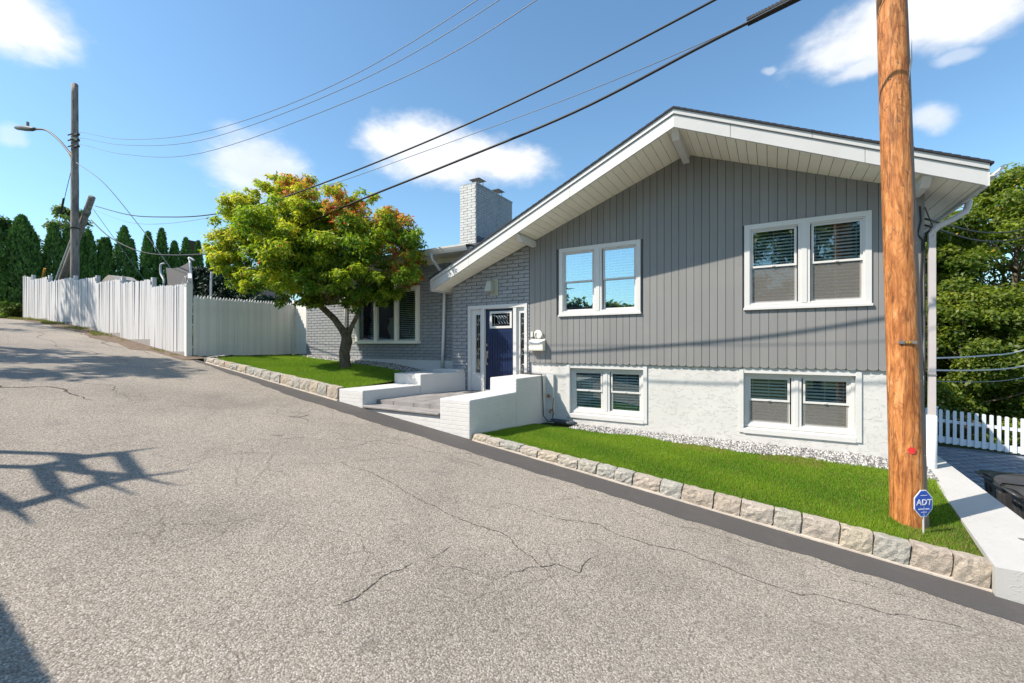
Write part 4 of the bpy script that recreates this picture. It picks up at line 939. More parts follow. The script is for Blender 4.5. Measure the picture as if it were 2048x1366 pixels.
# ------------------------------------------------------------------ wheeled bins
def wheelie(x, y, z, label):
    t = thing('wheeled_bin', label, 'bin', (x, y, z), 'black wheeled bins beside the white wall')
    m = MB(); h = 1.06; lo = .28; hi = .37
    def ringp(r, zz): return [(x-r+.0, y-r, zz), (x+r, y-r, zz), (x+r, y+r, zz), (x-r, y+r, zz)]
    m.hexa(ringp(lo, z+.06), ringp(hi, z+h)); 
    for k in (-.26, -.12, .12, .26): # ribs on the wall side and front
        m.hexa([(x-lo-.02,y+k*.8-.03,z+.1),(x-lo+.02,y+k*.8-.03,z+.1),(x-lo+.02,y+k*.8+.03,z+.1),(x-lo-.02,y+k*.8+.03,z+.1)], [(x-hi-.012,y+k-.035,z+h-.14),(x-hi+.03,y+k-.035,z+h-.14),(x-hi+.03,y+k+.035,z+h-.14),(x-hi-.012,y+k+.035,z+h-.14)])
    o = part('body', m, 'bin', t); bv = o.modifiers.new('e', 'BEVEL'); bv.width = .02; bv.segments = 2
    m = MB(); r = hi+.035; m.box(x-r,x+r,y-r,y-hi+.02,z+h-.06,z+h+.012).box(x-r,x+r,y+hi-.02,y+r,z+h-.06,z+h+.012).box(x-r,x-hi+.02,y-hi+.02,y+hi-.02,z+h-.06,z+h+.012).box(x+hi-.02,x+r,y-hi+.02,y+hi-.02,z+h-.06,z+h+.012)
    part('rim', m, 'bin', t)
    m = MB(); n_ = 8
    for i in range(n_+1):
        a_ = i/n_; yy = y-r-.01+a_*(2*r+.02); zz = z+h+.02+.05*math.sin(math.pi*a_)
        m.v += [(x-r-.01, yy, zz-.03), (x-r+.02, yy, zz+.012), (x+r-.02, yy, zz+.012), (x+r+.01, yy, zz-.03)]
    m.f = [(4*i+k, 4*i+k+1, 4*i+5+k, 4*i+4+k) for i in range(n_) for k in range(3)]; part('lid', m, 'bin', t, smooth=True)
    m = MB().tube([(x-r-.02,y-.19,z+h-.02),(x-r-.10,y-.18,z+h+.035),(x-r-.115,y-.12,z+h+.045),(x-r-.115,y+.12,z+h+.045),(x-r-.10,y+.18,z+h+.035),(x-r-.02,y+.19,z+h-.02)], .018, 8); part('handle', m, 'bin', t, smooth=True)
    for s in (-1, 1): m = MB().tube([(x-.24,y+s*.27,z+.11),(x-.24,y+s*.33,z+.11)], .11, 16); part('wheel', m, 'black', t)
wheelie(3.46, 10.02, -1.02, 'farther black wheeled bin standing beyond the white retaining wall')
wheelie(3.45, 9.02, -1.0, 'nearer black wheeled bin cut by the right edge behind the retaining wall')

# ------------------------------------------------------------------ treated utility pole
up = thing('utility_pole', 'thick orange brown wooden utility pole standing in the front lawn', 'utility pole', (1.415,6.8,.1))
m = MB(); n_ = 40; zs = np.linspace(-.3, 9.6, n_); seg = 32; st_ = 0
for i, z in enumerate(zs):
    t = z/6.2; cx = 1.415-.16*t; r = (.172-.030*t) if z > .3 else .172+.008*(.3-z)/.3
    for k in range(seg):
        a_ = 2*math.pi*k/seg; rr = r*(1+.016*math.sin(3*a_+z*.6)+.009*math.sin(7*a_+z*1.4)+random.uniform(-.004,.004)); m.v.append((cx+rr*math.cos(a_), 6.8+rr*math.sin(a_), z))
m.f = [(i*seg+k, i*seg+(k+1)%seg, (i+1)*seg+(k+1)%seg, (i+1)*seg+k) for i in range(n_-1) for k in range(seg)]+[tuple((n_-1)*seg+k for k in range(seg))]
part('shaft', m, 'pole', up, smooth=True)
m = MB(); yv = 6.625
m.box(1.285,1.445,yv-.004,yv+.02,2.205,2.237); tg = part('number_tag', m, 'steel', up)
m = MB(); m.box(1.345,1.40,yv-.007,yv-.0045,2.209,2.233); part('number_plate', m, 'yellow', tg)
def text_part(s, size, mat, parent, mat4, name='lettering', ext=.001, shear=0):
    cu = bpy.data.curves.new(name, 'FONT'); cu.body = s; cu.size = size; cu.extrude = ext; cu.align_x = 'CENTER'; cu.align_y = 'CENTER'; cu.shear = shear; cu.offset = size*.012
    tmp = bpy.data.objects.new('tmp', cu); COL.objects.link(tmp)
    me = bpy.data.meshes.new_from_object(tmp.evaluated_get(bpy.context.evaluated_depsgraph_get())); bpy.data.objects.remove(tmp); bpy.data.curves.remove(cu)
    me.transform(mat4); me.transform(Matrix.Translation(-base_of(parent))); me.materials.clear(); me.materials.append(M[mat]); me.name = name
    return link(name, me, parent)
R90 = Matrix.Rotation(math.radians(90), 4, 'X')
text_part('| 11 5', .026, 'black', tg, Matrix.Translation((1.366,yv-.0085,2.221)) @ R90)
m = MB().poly([(1.40+.035*math.cos(a_)*(1+.1*math.sin(5*a_)), 6.8-.1735*math.cos((.0+.035*math.cos(a_))/.17)-.001, .98+.04*math.sin(a_)) for a_ in np.linspace(0, 5.9, 14)], [tuple(range(14))]); part('red_mark', m, 'red', up)
m = MB()
for _ in range(26):
    z_ = random.uniform(.5, 5.6); a_ = random.uniform(-2.6, -.5); cx_ = 1.415-.16*z_/6.2; r_ = .172-.030*z_/6.2+.003
    p_ = Vector((cx_+r_*math.cos(a_), 6.8+r_*math.sin(a_), z_)); m.tube([p_, p_+Vector((math.cos(a_), math.sin(a_), 0))*.006], .006, 5)
part('nail', m, 'steel', up, kind='stuff')
m = MB(); m.poly([(1.37,6.63,5.2),(1.385,6.615,5.45),(1.40,6.63,5.72),(1.41,6.65,5.45)], [(0,1,3),(1,2,3),(0,3,2),(0,2,1)]); part('wood_splinter', m, 'pale_cable', up)

# ADT yard sign
sg = thing('yard_sign', 'small blue octagonal security sign on a stake in front of the big pole', 'sign', (1.475,6.53,.05))
c0 = Vector((1.475,6.53,.42)); a_ = math.radians(36); ex = Vector((math.cos(a_), math.sin(a_), 0)); nn_ = Vector((math.sin(a_), -math.cos(a_), 0))
def octo(w_, h_, off, th): 
    k = .30; pts = [(-w_*k,-h_),(w_*k,-h_),(w_,-h_*.42),(w_,h_*.42),(w_*k,h_),(-w_*k,h_),(-w_,h_*.42),(-w_,-h_*.42)]
    return MB().prism([c0+ex*x+Vector((0,0,z))+nn_*off for x, z in pts][::-1], -nn_*th)
part('sign_border', octo(.112,.150,.002,.006), 'sign_white', sg); part('sign_face', octo(.103,.140,.0045,.002), 'sign_blue', sg)
TM = Matrix.Translation(c0+nn_*.0065+Vector((0,0,.012))) @ Matrix.Rotation(a_, 4, 'Z') @ R90
text_part('ADT', .092, 'sign_white', sg, TM @ Matrix.Scale(1.0, 4), shear=.12)
text_part('ALWAYS THERE', .019, 'sign_white', sg, Matrix.Translation((0,0,-.075)) @ TM); 
part('sign_rule', MB().beam(c0+nn_*.0062+ex*-.04+Vector((0,0,.092)), c0+nn_*.0062+ex*.04+Vector((0,0,.092)), .001, .006).beam(c0+nn_*.0062+ex*-.035+Vector((0,0,-.095)), c0+nn_*.0062+ex*.035+Vector((0,0,-.095)), .001, .005), 'sign_white', sg)
part('stake', MB().tube([(1.475+.004,6.535,-.05),(1.475,6.535,.45)], .009, 8), 'pale_cable', sg)

# ------------------------------------------------------------------ cables
def smooth_pts(P, k=10):
    P = [Vector(p) for p in P]; out = []
    for i in range(len(P)-1):
        p0, p1, p2, p3 = P[max(i-1,0)], P[i], P[i+1], P[min(i+2, len(P)-1)]
        for j in range(k):
            t = j/k; out.append(.5*((2*p1)+(p2-p0)*t+(2*p0-5*p1+4*p2-p3)*t*t+(3*p1-p0-3*p2+p3)*t**3))
    out.append(P[-1]); return out
def cable(pts, r, mat, label, seg=6, k=8, group=None):
    m = MB(); m.tube(smooth_pts(pts, k), r, seg); return solo('overhead_cable', m, mat, label, 'cable', tuple(pts[len(pts)//2]), True, group)
A = [(-25.27,6.96,7.6),(-22.77,6.92,6.46),(-19.15,6.86,5.47),(-14.13,6.77,4.95),(-11,6.72,5.08),(-7.9,6.66,5.43),(-5.3,6.61,5.67),(-2.7,6.57,5.95),(-.83,6.53,6.32),(-.2,6.52,6.44),(.27,6.51,6.52),(1.21,6.5,6.69)]
cable(A, .021, 'cable', 'thick black cable bundle sagging low past the chimney to the big pole')
tk = MB(); w_ = smooth_pts([(-.25,6.52,6.45),(.27,6.51,6.54),(1.15,6.5,6.70)], 14); tk.tube(w_, .045, 10)
for i in range(0, len(w_)-1): 
    p = w_[i]; d = (w_[min(i+1, len(w_)-1)]-w_[i-1 if i else 0]).normalized(); tk.tube([p-d*.008, p+d*.008], .052, 10)
tk.tube([(w.x, w.y, w.z-.06) for w in w_], .008, 5)
solo('cable_sleeve', tk, 'cable', 'thick ribbed black sleeve around the low cable near the top edge', 'cable sleeve', (.3,6.51,6.54))
cable([(-24.51,6.88,8.06),(-20.42,6.71,7.01),(-16.82,6.55,6.36),(-14.16,6.44,5.99),(-11.5,6.33,5.80),(-9.05,6.23,5.78),(-5.59,6.08,5.90),(-2.99,5.97,6.10),(-.75,5.88,6.40),(.73,5.82,6.66),(1.3,5.8,6.78)], .016, 'cable', 'black cable running above the thick bundle across the flat cloud')
cable([(-24.71,6.93,7.93),(-20.34,6.83,6.72),(-15.18,6.7,6.08),(-9.53,6.56,5.90),(-5.95,6.47,5.97),(-2.63,6.39,6.1),(-.81,6.35,6.25),(.0,6.4,6.42),(1.2,6.45,6.72)], .006, 'grey_wire', 'very thin grey wire between the two black cables')
for pts, lb in (([(-26.9,7.0,11.78),(-26.0,6.97,11.55),(-21.4,6.87,10.12),(-15.28,6.74,8.80),(-9.19,6.62,8.24),(-4.47,6.52,8.50),(1.2,6.4,9.5)], 'highest of the three thin power wires from the grey pole'),
                ([(-26.9,7.0,11.52),(-26.0,6.97,11.3),(-21.4,6.87,9.90),(-15.28,6.74,8.56),(-8.49,6.6,8.04),(-3.99,6.51,8.30),(1.2,6.4,9.3)], 'middle of the three thin power wires from the grey pole'),
                ([(-26.9,7.0,11.26),(-26.0,6.97,11.0),(-21.4,6.87,9.54),(-15.28,6.74,8.16),(-7.28,6.58,7.68),(-3.27,6.49,7.98),(1.2,6.4,9.1)], 'lowest of the three thin power wires from the grey pole')):
    cable(pts, .008, 'grey_wire', lb)
cable([(2.08,9.1,4.15),(4.2,14,4.75),(6.88,20,5.85),(9.5,26,7.5)], .016, 'cable', 'upper black service cable in front of the green trees at right')
cable([(2.08,9.1,4.05),(4.2,14,4.55),(6.88,20,5.6),(9.5,26,7.2)], .016, 'cable', 'lower black service cable just under the gutter downspout, before the trees')
cable([(2.19,9.3,1.98),(3.5,11.6,1.99),(4.82,14,2.08),(8,20,2.6)], .014, 'pale_cable', 'upper pale cable crossing the trees above the white picket fence')
cable([(2.19,9.3,1.79),(3.5,11.6,1.72),(4.82,14,1.73),(8,20,1.9)], .014, 'pale_cable', 'lower pale cable crossing the trees above the white picket fence')
cable([(2.19,9.3,1.62),(3.5,11.6,1.5),(4.82,14,1.48),(8,20,1.6)], .007, 'grey_wire', 'thinnest dark wire lowest above the white picket fence')

# ------------------------------------------------------------------ grey pole with street light
gp = thing('street_light_pole', 'tall weathered grey wooden pole with a curved street light arm', 'utility pole', (-27.4,7,3.2))
m = MB(); n_ = 30; seg = 16
for i in range(n_):
    z = 3.0+11.1*i/(n_-1); r = .165-.045*i/(n_-1)
    for k in range(seg): a_ = 2*math.pi*k/seg; rr = r*(1+random.uniform(-.03,.03)); m.v.append((-27.42+rr*math.cos(a_), 7+rr*math.sin(a_), z+(.06*math.cos(a_) if i == n_-1 else 0)))
m.f = [(i*seg+k, i*seg+(k+1)%seg, (i+1)*seg+(k+1)%seg, (i+1)*seg+k) for i in range(n_-1) for k in range(seg)]+[tuple((n_-1)*seg+k for k in range(seg))]
part('shaft', m, 'old_pole', gp, smooth=True)
arm = [(-27.4,6.9,10.9),(-27.55,6.35,11.35),(-27.7,5.7,11.72),(-27.8,5.1,11.92),(-27.85,4.75,11.98)]
m = MB().tube(smooth_pts([(-27.5,7,10.75),(-28.0,6.95,11.15),(-28.9,6.8,11.9),(-29.9,6.62,12.5),(-30.9,6.45,12.72)]), .045, 8).tube([(-27.5,7,10.55),(-28.2,6.93,11.25)], .03, 6)
ar = part('light_arm', m, 'lamp_backlit', gp, smooth=True)
m = MB(); hp = [Vector((-30.7,6.48,12.70)), Vector((-31.2,6.42,12.80)), Vector((-31.9,6.32,12.97)), Vector((-32.6,6.22,13.12)), Vector((-32.9,6.18,13.18))]
m.tube(hp, [.05,.11,.13,.10,.03], 10); m.v = [(x, y, z) for x, y, z in m.v]; part('lamp_head', m, 'lamp_backlit', ar, smooth=True)
part('photocell', MB().tube([(-31.6,6.37,13.05),(-31.6,6.37,13.22)], .06, 8), 'steel', ar)
for z in (11.75, 11.5, 11.22): part('insulator', MB().tube([(-27.25,6.98,z),(-26.95,7,z-.02)], [.05,.06], 8).tube([(-27.5,6.8,z),(-27.2,6.85,z)], .03, 6), 'black', gp)
part('band', MB().tube([(-27.42,7,11.58),(-27.42,7,11.64)], .168, 14), 'pale_cable', gp); part('band', MB().tube([(-27.42,7,7.52),(-27.42,7,7.56)], .19, 14), 'cable', gp)
bp = thing('brace_pole', 'short leaning grey wooden pole propped behind the street light pole', 'brace pole', (-31,7.35,3.3))
part('shaft', MB().tube([(-33.3,7.35,3.2),(-30.0,7.35,6.0),(-26.55,7.35,8.92)], [.15,.14,.125], 14), 'old_pole', bp, smooth=True)
part('guy_clamp', MB().tube([(-27.3,7.35,8.27),(-27.15,7.35,8.36)], .145, 12), 'steel', bp)
m = MB().tube([(-27.55,6.95,10.4),(-28.3,6.95,9.5),(-29.8,6.9,7.2),(-31.6,6.8,5.0)], .012, 5).tube([(-28.62,6.93,9.1),(-28.95,6.92,8.5)], .045, 6)
gw = solo('guy_wire', m, 'cable', 'thin guy wire running down left of the grey pole to its yellow guard', 'guy wire', (-31.5,6.8,5))
part('yellow_guard', MB().tube([(-31.05,6.85,6.0),(-31.9,6.8,4.6)], .06, 8), 'yellow', gw)
solo('guy_wire', MB().tube([(-27.8,7,7.2),(-30.6,6.9,4.6)], .035, 6).tube([(-29.0,6.95,6.1),(-30.7,6.9,4.4)], .03, 6), 'pale_cable', 'pale steel guy rod slanting down between the brace pole and the yellow guard', 'guy wire', (-30,6.9,4.8))
cable([(-27.2,7,10.5),(-25.6,7.5,9.4),(-23.9,8.2,7.4),(-22.6,8.8,5.6),(-22.0,9.2,4.4)], .015, 'grey_wire', 'thin wire dropping right from the grey pole into the evergreens')
cable([(-25.6,7.1,8.2),(-25.0,7.6,7.0),(-24.2,8.4,5.2)], .01, 'grey_wire', 'very thin drop wire falling from the top of the brace pole')

# ------------------------------------------------------------------ street fence and side fence
sf = thing('stockade_fence', 'tall white stockade fence stepping uphill along the street', 'fence', (-22,6.1,2.6))
secs = [(-17.0,-14.66,3.97,4.06,1.98),(-19.38,-17.0,4.29,4.33,2.36),(-21.74,-19.38,4.49,4.53,2.60),(-24.1,-21.74,4.73,4.78,2.87),(-27.3,-24.1,4.90,4.97,3.12),(-29.74,-27.3,5.18,5.24,3.36),(-30.87,-29.74,5.40,5.46,3.5)]
def stock_picket(h_, w_=.088, pointed=False, mat='white_fence'):
    m = MB(); s = .03 if not pointed else .0
    pts = [(-w_/2,0),(w_/2,0),(w_/2,h_-(.05 if pointed else .02)),(w_*.12,h_),(-w_*.12,h_),(-w_/2,h_-(.05 if pointed else .02))]
    m.prism([(x,-.011,z) for x, z in pts], (0,.022,0)); return m.mesh('picket', mat)
SP = [stock_picket(1.0) for _ in range(2)]
for a, b, z1r, z1l, z0 in secs:
    n_ = max(2, int(round((b-a)/.108)))
    for i in range(n_):
        t = (i+.5)/n_; zt = z1l+(z1r-z1l)*t+random.uniform(-.015,.015)+(.07 if i in (0,) else 0)
        o = link('picket', SP[0], sf, Vector((a+(b-a)*t, 6.10+random.uniform(-.007,.007), z0+random.uniform(-.03,.02)))-sf.location, (random.uniform(-.012,.012), random.uniform(-.014,.008), random.uniform(-.07,.07)))
        o.scale = (1.27, 1, zt-z0)
    for h_ in (.25, 1.0, 1.65): part('rail', MB().box(a, b, 6.125, 6.165, z0+h_, z0+h_+.08), 'white_fence', sf)
    part('base_board', MB().hexa([(a,6.08,rz(a)-.1),(b,6.08,rz(b)-.1),(b,6.12,rz(b)-.1),(a,6.12,rz(a)-.1)], [(a,6.08,z0+.02),(b-.02,6.08,z0+.02),(b-.02,6.12,z0+.02),(a,6.12,z0+.02)]), 'steel' if False else 'dark_house', sf)
    part('post', MB().box(b-.06, b+.05, 6.13, 6.24, rz(b)-.1, max(z1r, z1l)+.02), 'white_fence', sf)
part('post', B(-30.95,-30.84,6.08,6.2,3.3,5.5), 'white_fence', sf)
cf = thing('side_fence', 'white picket privacy fence with pointed tops beside the left lawn', 'fence', (-14.6,7.8,1.9))
SQ = [stock_picket(1.0, .085, True, 'fence_lightened') for _ in range(2)]
n_ = 36
for i in range(n_):
    y = 6.27+i*(9.45-6.27)/n_+.04; o = link('picket', SQ[0], cf, Vector((-14.6+random.uniform(-.006,.006), y, 1.86+random.uniform(-.01,.01)))-cf.location, (random.uniform(-.006,.006), 0, math.radians(90)+random.uniform(-.1,.1)))
    o.scale = (1, 1, 1.80+.02*i/n_+random.uniform(-.012,.012))
part('post', B(-14.67,-14.55,6.07,6.22,1.7,3.98), 'fence_lightened', cf); part('post', B(-14.7,-14.6,9.42,9.52,1.7,3.8), 'fence_lightened', cf)
for z in (2.1, 2.75, 3.35): part('rail', B(-14.66,-14.615,6.22,9.42,z,z+.07), 'fence_lightened', cf)
n_ = 9
for i in range(n_):
    o = link('picket', SQ[1], cf, Vector((-14.52+i*.088, 9.47, 1.88))-cf.location, (0, 0, random.uniform(-.05,.05))); o.scale = (1, 1, 1.82)
part('rail', B(-14.6,-13.72,9.485,9.52,2.2,2.27).box(-14.6,-13.72,9.485,9.52,3.3,3.37), 'fence_lightened', cf)
solo('brick_edging', MB().box(-14.5,-13.8,9.36,9.42,1.74,1.86).box(-14.52,-14.42,8.3,9.3,1.74,1.85), 'terracotta', 'low reddish brick edging under the short fence return', 'edging', (-14.2,9.3,1.75))
# security camera on the corner post
scm = thing('security_camera', 'white security camera with looped cable on the fence corner post', 'camera', (-14.6,6.1,4.0))
part('camera_body', MB().beam((-14.42,6.1,4.22), (-14.22,6.02,4.06), .085, .085), 'sign_white', scm); part('bracket', MB().tube([(-14.62,6.1,3.95),(-14.62,6.1,4.15),(-14.5,6.1,4.22),(-14.36,6.08,4.16)], .02, 6), 'pale_cable', scm)
part('looped_cable', MB().tube([(-14.62+.10*math.cos(t), 6.05, 4.05+.13*math.sin(t)) for t in np.linspace(0, 11, 30)], .008, 5), 'pale_cable', scm)

# ------------------------------------------------------------------ trampoline behind the fence
tr = thing('trampoline', 'trampoline with foam covered poles and grey net showing above the fence', 'trampoline', (-19.5,8.6,2.4))
part('mat', MB().tube([(-19.5,9.0,3.3),(-19.5,9.0,3.34)], 1.9, 28), 'black', tr)
part('frame', MB().tube([(-19.5+1.95*math.cos(t), 9.0+1.95*math.sin(t), 3.3) for t in np.linspace(0, 6.283, 30)], .04, 6), 'steel', tr)
for pts in ([(-21.2,8,2.4),(-21.2,8,4.3),(-21.05,8,4.75),(-21.35,8.0,5.1),(-21.35,8.0,5.45),(-21.15,8.05,5.5)], [(-18.85,8,2.4),(-18.8,8,4.4),(-18.9,8,5.3),(-18.98,8,5.5),(-18.8,8.1,5.4)], [(-18.7,7.95,2.4),(-18.65,7.95,4.4),(-18.78,7.95,5.35)], [(-17.55,8.1,2.4),(-17.55,8.1,4.4),(-17.5,8.1,4.85)]):
    part('pole', MB().tube(smooth_pts(pts, 5), .035, 8), 'foam', tr, smooth=True)
m = MB(); nx_ = 10; nz_ = 8
for j in range(nz_+1):
    for i in range(nx_+1):
        u_, v_ = i/nx_, j/nz_; xl = -20.9+.12*math.sin(math.pi*v_)-.12*v_; xr_ = -19.05-.08*math.sin(math.pi*v_)+.1*v_; ztop = 5.32-.13*math.sin(math.pi*u_)+.08*u_
        m.v.append((xl+(xr_-xl)*u_, 8.05, 3.4+(ztop-3.4)*v_))
m.f = [(j*(nx_+1)+i, j*(nx_+1)+i+1, (j+1)*(nx_+1)+i+1, (j+1)*(nx_+1)+i) for j in range(nz_) for i in range(nx_)]
part('net', m, 'net2', tr)

# ------------------------------------------------------------------ foliage
def leaf_mesh(name, C, R, n_each, size, tonef, mat, flat=.75, shell=.55, droop=.2, star=1, aspect=.42):
    """C (k,3) clump centres, R (k,) radii; leaves spread through each clump, denser near its shell"""
    C = np.asarray(C, float); R = np.asarray(R, float); cnt = np.maximum(20, (n_each*(R/R.mean())**2).astype(int)); idx = np.repeat(np.arange(len(C)), cnt); n = len(idx)
    d = rng.normal(0, 1, (n, 3)); d /= np.linalg.norm(d, axis=1)[:, None]; d[:, 2] = np.where(d[:, 2] < -.2, -d[:, 2]*rng.choice([1, -1], n, p=[.55, .45]), d[:, 2])
    rr = (shell+(1-shell)*rng.uniform(0, 1, n)**.6)*rng.uniform(.85, 1.12, n); P = C[idx]+d*(R[idx]*rr)[:, None]*np.array([1, 1, flat])
    if star > 1: P = np.repeat(P, star, 0); d = np.repeat(d, star, 0); idx = np.repeat(idx, star); n = len(P)
    nrm = d*.5+rng.normal(0, .55, (n, 3))+np.array([0, 0, .55]); nrm /= np.linalg.norm(nrm, axis=1)[:, None]
    t = rng.normal(0, 1, (n, 3)); t[:, 2] -= droop; t -= nrm*(t*nrm).sum(1)[:, None]; t /= np.linalg.norm(t, axis=1)[:, None]; s = np.cross(nrm, t)
    L = size*rng.uniform(.65, 1.3, n)[:, None]; W = L*aspect
    V = np.stack([P, P+t*L*.45+s*W*.5+nrm*L*.06, P+t*L-nrm*L*.12, P+t*L*.45-s*W*.5+nrm*L*.06], 1).reshape(-1, 3)
    T = np.repeat(tonef(P, d, idx, n)[:, None], 4, 1).reshape(-1, 3)
    return npmesh(name, V, np.arange(n*4).reshape(n, 4), mat, T)
def limb(m, a, b, r0, r1, k=5, j=.05):
    a = Vector(a); b = Vector(b); L = (b-a).length; pts = [a+(b-a)*(i/k)+Vector((random.uniform(-j,j), random.uniform(-j,j), random.uniform(-j,j)))*L*(0 if i in (0, k) else 1) for i in range(k+1)]
    m.tube(pts, [r0+(r1-r0)*i/k for i in range(k+1)], 8)
# ornamental tree on the left lawn
mt = thing('small_tree', 'small spreading tree turning yellow and red on the left lawn', 'tree', (-10.05,8.0,1.5))
m = MB(); m.tube([(-10.05,8.0,1.3),(-10.06,8.0,1.5),(-10.07,7.99,1.75),(-10.08,7.98,2.0),(-10.0,8.0,2.3),(-10.02,8.0,2.52)], [.20,.165,.145,.14,.15,.11], 12)
m.tube([(-10.0,8.0,2.35),(-10.14,7.95,2.62),(-10.33,7.84,2.92),(-10.58,7.68,3.2),(-10.85,7.5,3.5),(-11.3,7.2,4.1)], [.11,.095,.085,.08,.06,.03], 10)
m.tube([(-9.98,8.02,2.45),(-9.88,8.06,2.7),(-9.72,8.15,3.05),(-9.6,8.2,3.4),(-9.3,8.2,4.0)], [.085,.06,.055,.05,.025], 10)
m.tube([(-10.0,8.0,2.5),(-9.98,7.99,2.68)], [.10,.02], 8)
blobs = [(-11.45,6.71,6.51,.40),(-10.76,7.11,5.98,.70),(-9.84,7.66,5.94,.58),(-9.33,7.96,6.10,.38),(-12.13,6.3,5.78,.58),(-12.51,6.08,5.18,.46),(-12.45,6.11,4.52,.48),(-11.68,6.57,5.12,.85),(-10.76,7.11,4.98,.98),(-9.61,7.79,4.98,.98),(-8.7,8.33,5.30,.58),(-8.45,8.45,4.98,.64),(-8.2,8.6,4.65,.42),
 (-11.22,6.84,4.05,.78),(-10.3,7.38,3.9,.70),(-9.39,7.93,3.85,.70),(-8.55,8.4,4.05,.56),(-11.96,6.4,4.12,.5),(-9.73,7.72,3.5,.38),(-10.53,7.25,3.48,.36),(-8.76,8.3,3.48,.34),(-8.15,8.62,3.95,.26),(-10.93,7.01,6.38,.34),(-8.55,8.43,5.5,.30),(-11.9,6.44,6.14,.30),
 (-9.68,6.4,5.6,.62),(-8.86,6.89,5.6,.5),(-10.51,5.91,4.83,.74),(-9.68,6.4,4.7,.86),(-8.65,7.01,4.7,.86),(-7.83,7.5,5.06,.5),(-7.65,7.6,4.7,.54),(-8.3,8.35,3.72,.36),(-8.9,8.1,3.45,.34),(-7.9,8.3,4.25,.42),(-9.3,7.7,3.42,.34),(-12.75,6.2,4.85,.42),(-12.2,5.9,4.3,.4),(-11.5,6.2,3.8,.4),(-10.2,7.5,3.42,.38),(-9.6,7.8,3.38,.36),(-10.75,7.2,3.42,.38),(-11.25,6.9,3.6,.38),(-8.4,8.0,3.6,.34),(-12.3,6.4,4.9,.6),(-9.2,7.2,4.4,.7),(-10.1,6.9,5.5,.7),(-10.1,6.16,3.95,.66),(-9.27,6.64,3.8,.58),(-8.45,7.14,3.76,.56),(-7.7,7.6,3.92,.46),
 (-11.51,7.61,6.25,.72),(-12.9,6.78,5.95,.56),(-12.5,7.03,5.33,.88),(-11.51,7.61,5.18,1.0),(-12.01,7.32,4.3,.8),(-11.02,7.9,4.05,.72)]
sub = []
for x, y, z, r in blobs:     # break every mass into smaller clumps
    k = int(6+r*14)
    for _ in range(k):
        d = Vector((random.gauss(0,1), random.gauss(0,1), random.gauss(0,1))).normalized(); q = r*random.uniform(.45, .98)
        sub.append((x+d.x*q, y+d.y*q, z+d.z*q*.85, r*random.uniform(.23, .44)))
for s_ in random.sample(blobs, 26): limb(m, (-10.6+random.uniform(-.1,.8), 7.6, 3.3+random.uniform(0,.3)), s_[:3], .035, .008, 5, .06)
part('trunk', m, 'bark', mt, smooth=True)
SB = np.array(sub)
hot = np.array([(-10.6,6.95,6.1,.5),(-9.9,7.3,6.0,.42),(-8.6,7.5,5.5,.5),(-8.1,7.6,5.3,.4),(-9.0,6.9,5.5,.4),(-8.2,8.5,5.6,.5),(-8.2,8.55,4.1,.45),(-7.75,7.6,4.3,.35),(-10.9,6.95,6.6,.3)])
def tone_maple(P, d, idx, n):
    g = np.array([.050,.135,.014]); yg = np.array([.30,.38,.03]); yl = np.array([.50,.45,.06]); orr = np.array([.55,.20,.06]); rd = np.array([.50,.09,.08])
    hgt = np.clip((P[:, 2]-3.6)/2.6, 0, 1); lft = np.clip((-P[:, 0]-9.6)/3, 0, 1)
    crand = rng.uniform(0, 1, len(C_))[idx]
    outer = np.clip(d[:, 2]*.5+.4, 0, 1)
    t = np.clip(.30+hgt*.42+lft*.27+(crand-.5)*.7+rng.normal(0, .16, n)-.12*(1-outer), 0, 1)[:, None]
    c = np.where(t < .55, g+(yg-g)*(t/.55), yg+(yl-yg)*((t-.55)/.45))
    dd = np.min(np.linalg.norm(P[:, None, :]-hot[None, :, :3], axis=2)/(hot[None, :, 3]*1.3), axis=1)
    k = (rng.uniform(0, 1, n) < np.clip(1.12-dd, .015, .62))[:, None]
    rr_ = np.where(rng.uniform(0, 1, (n, 1)) < .5, orr, rd)
    return np.where(k, rr_, c)*rng.uniform(.75, 1.25, (n, 1))
SB = SB[(SB[:, 2]-SB[:, 3] > 2.9)]; C_ = SB[:, :3]
me = leaf_mesh('crown', SB[:, :3]-np.array([-10.05,8,1.5]), SB[:, 3], 80, .098, lambda P, d, i, n: tone_maple(P+np.array([-10.05,8,1.5]), d, i, n), 'leaf', star=2, shell=.12, droop=.9, aspect=.36)
link('crown', me, mt)
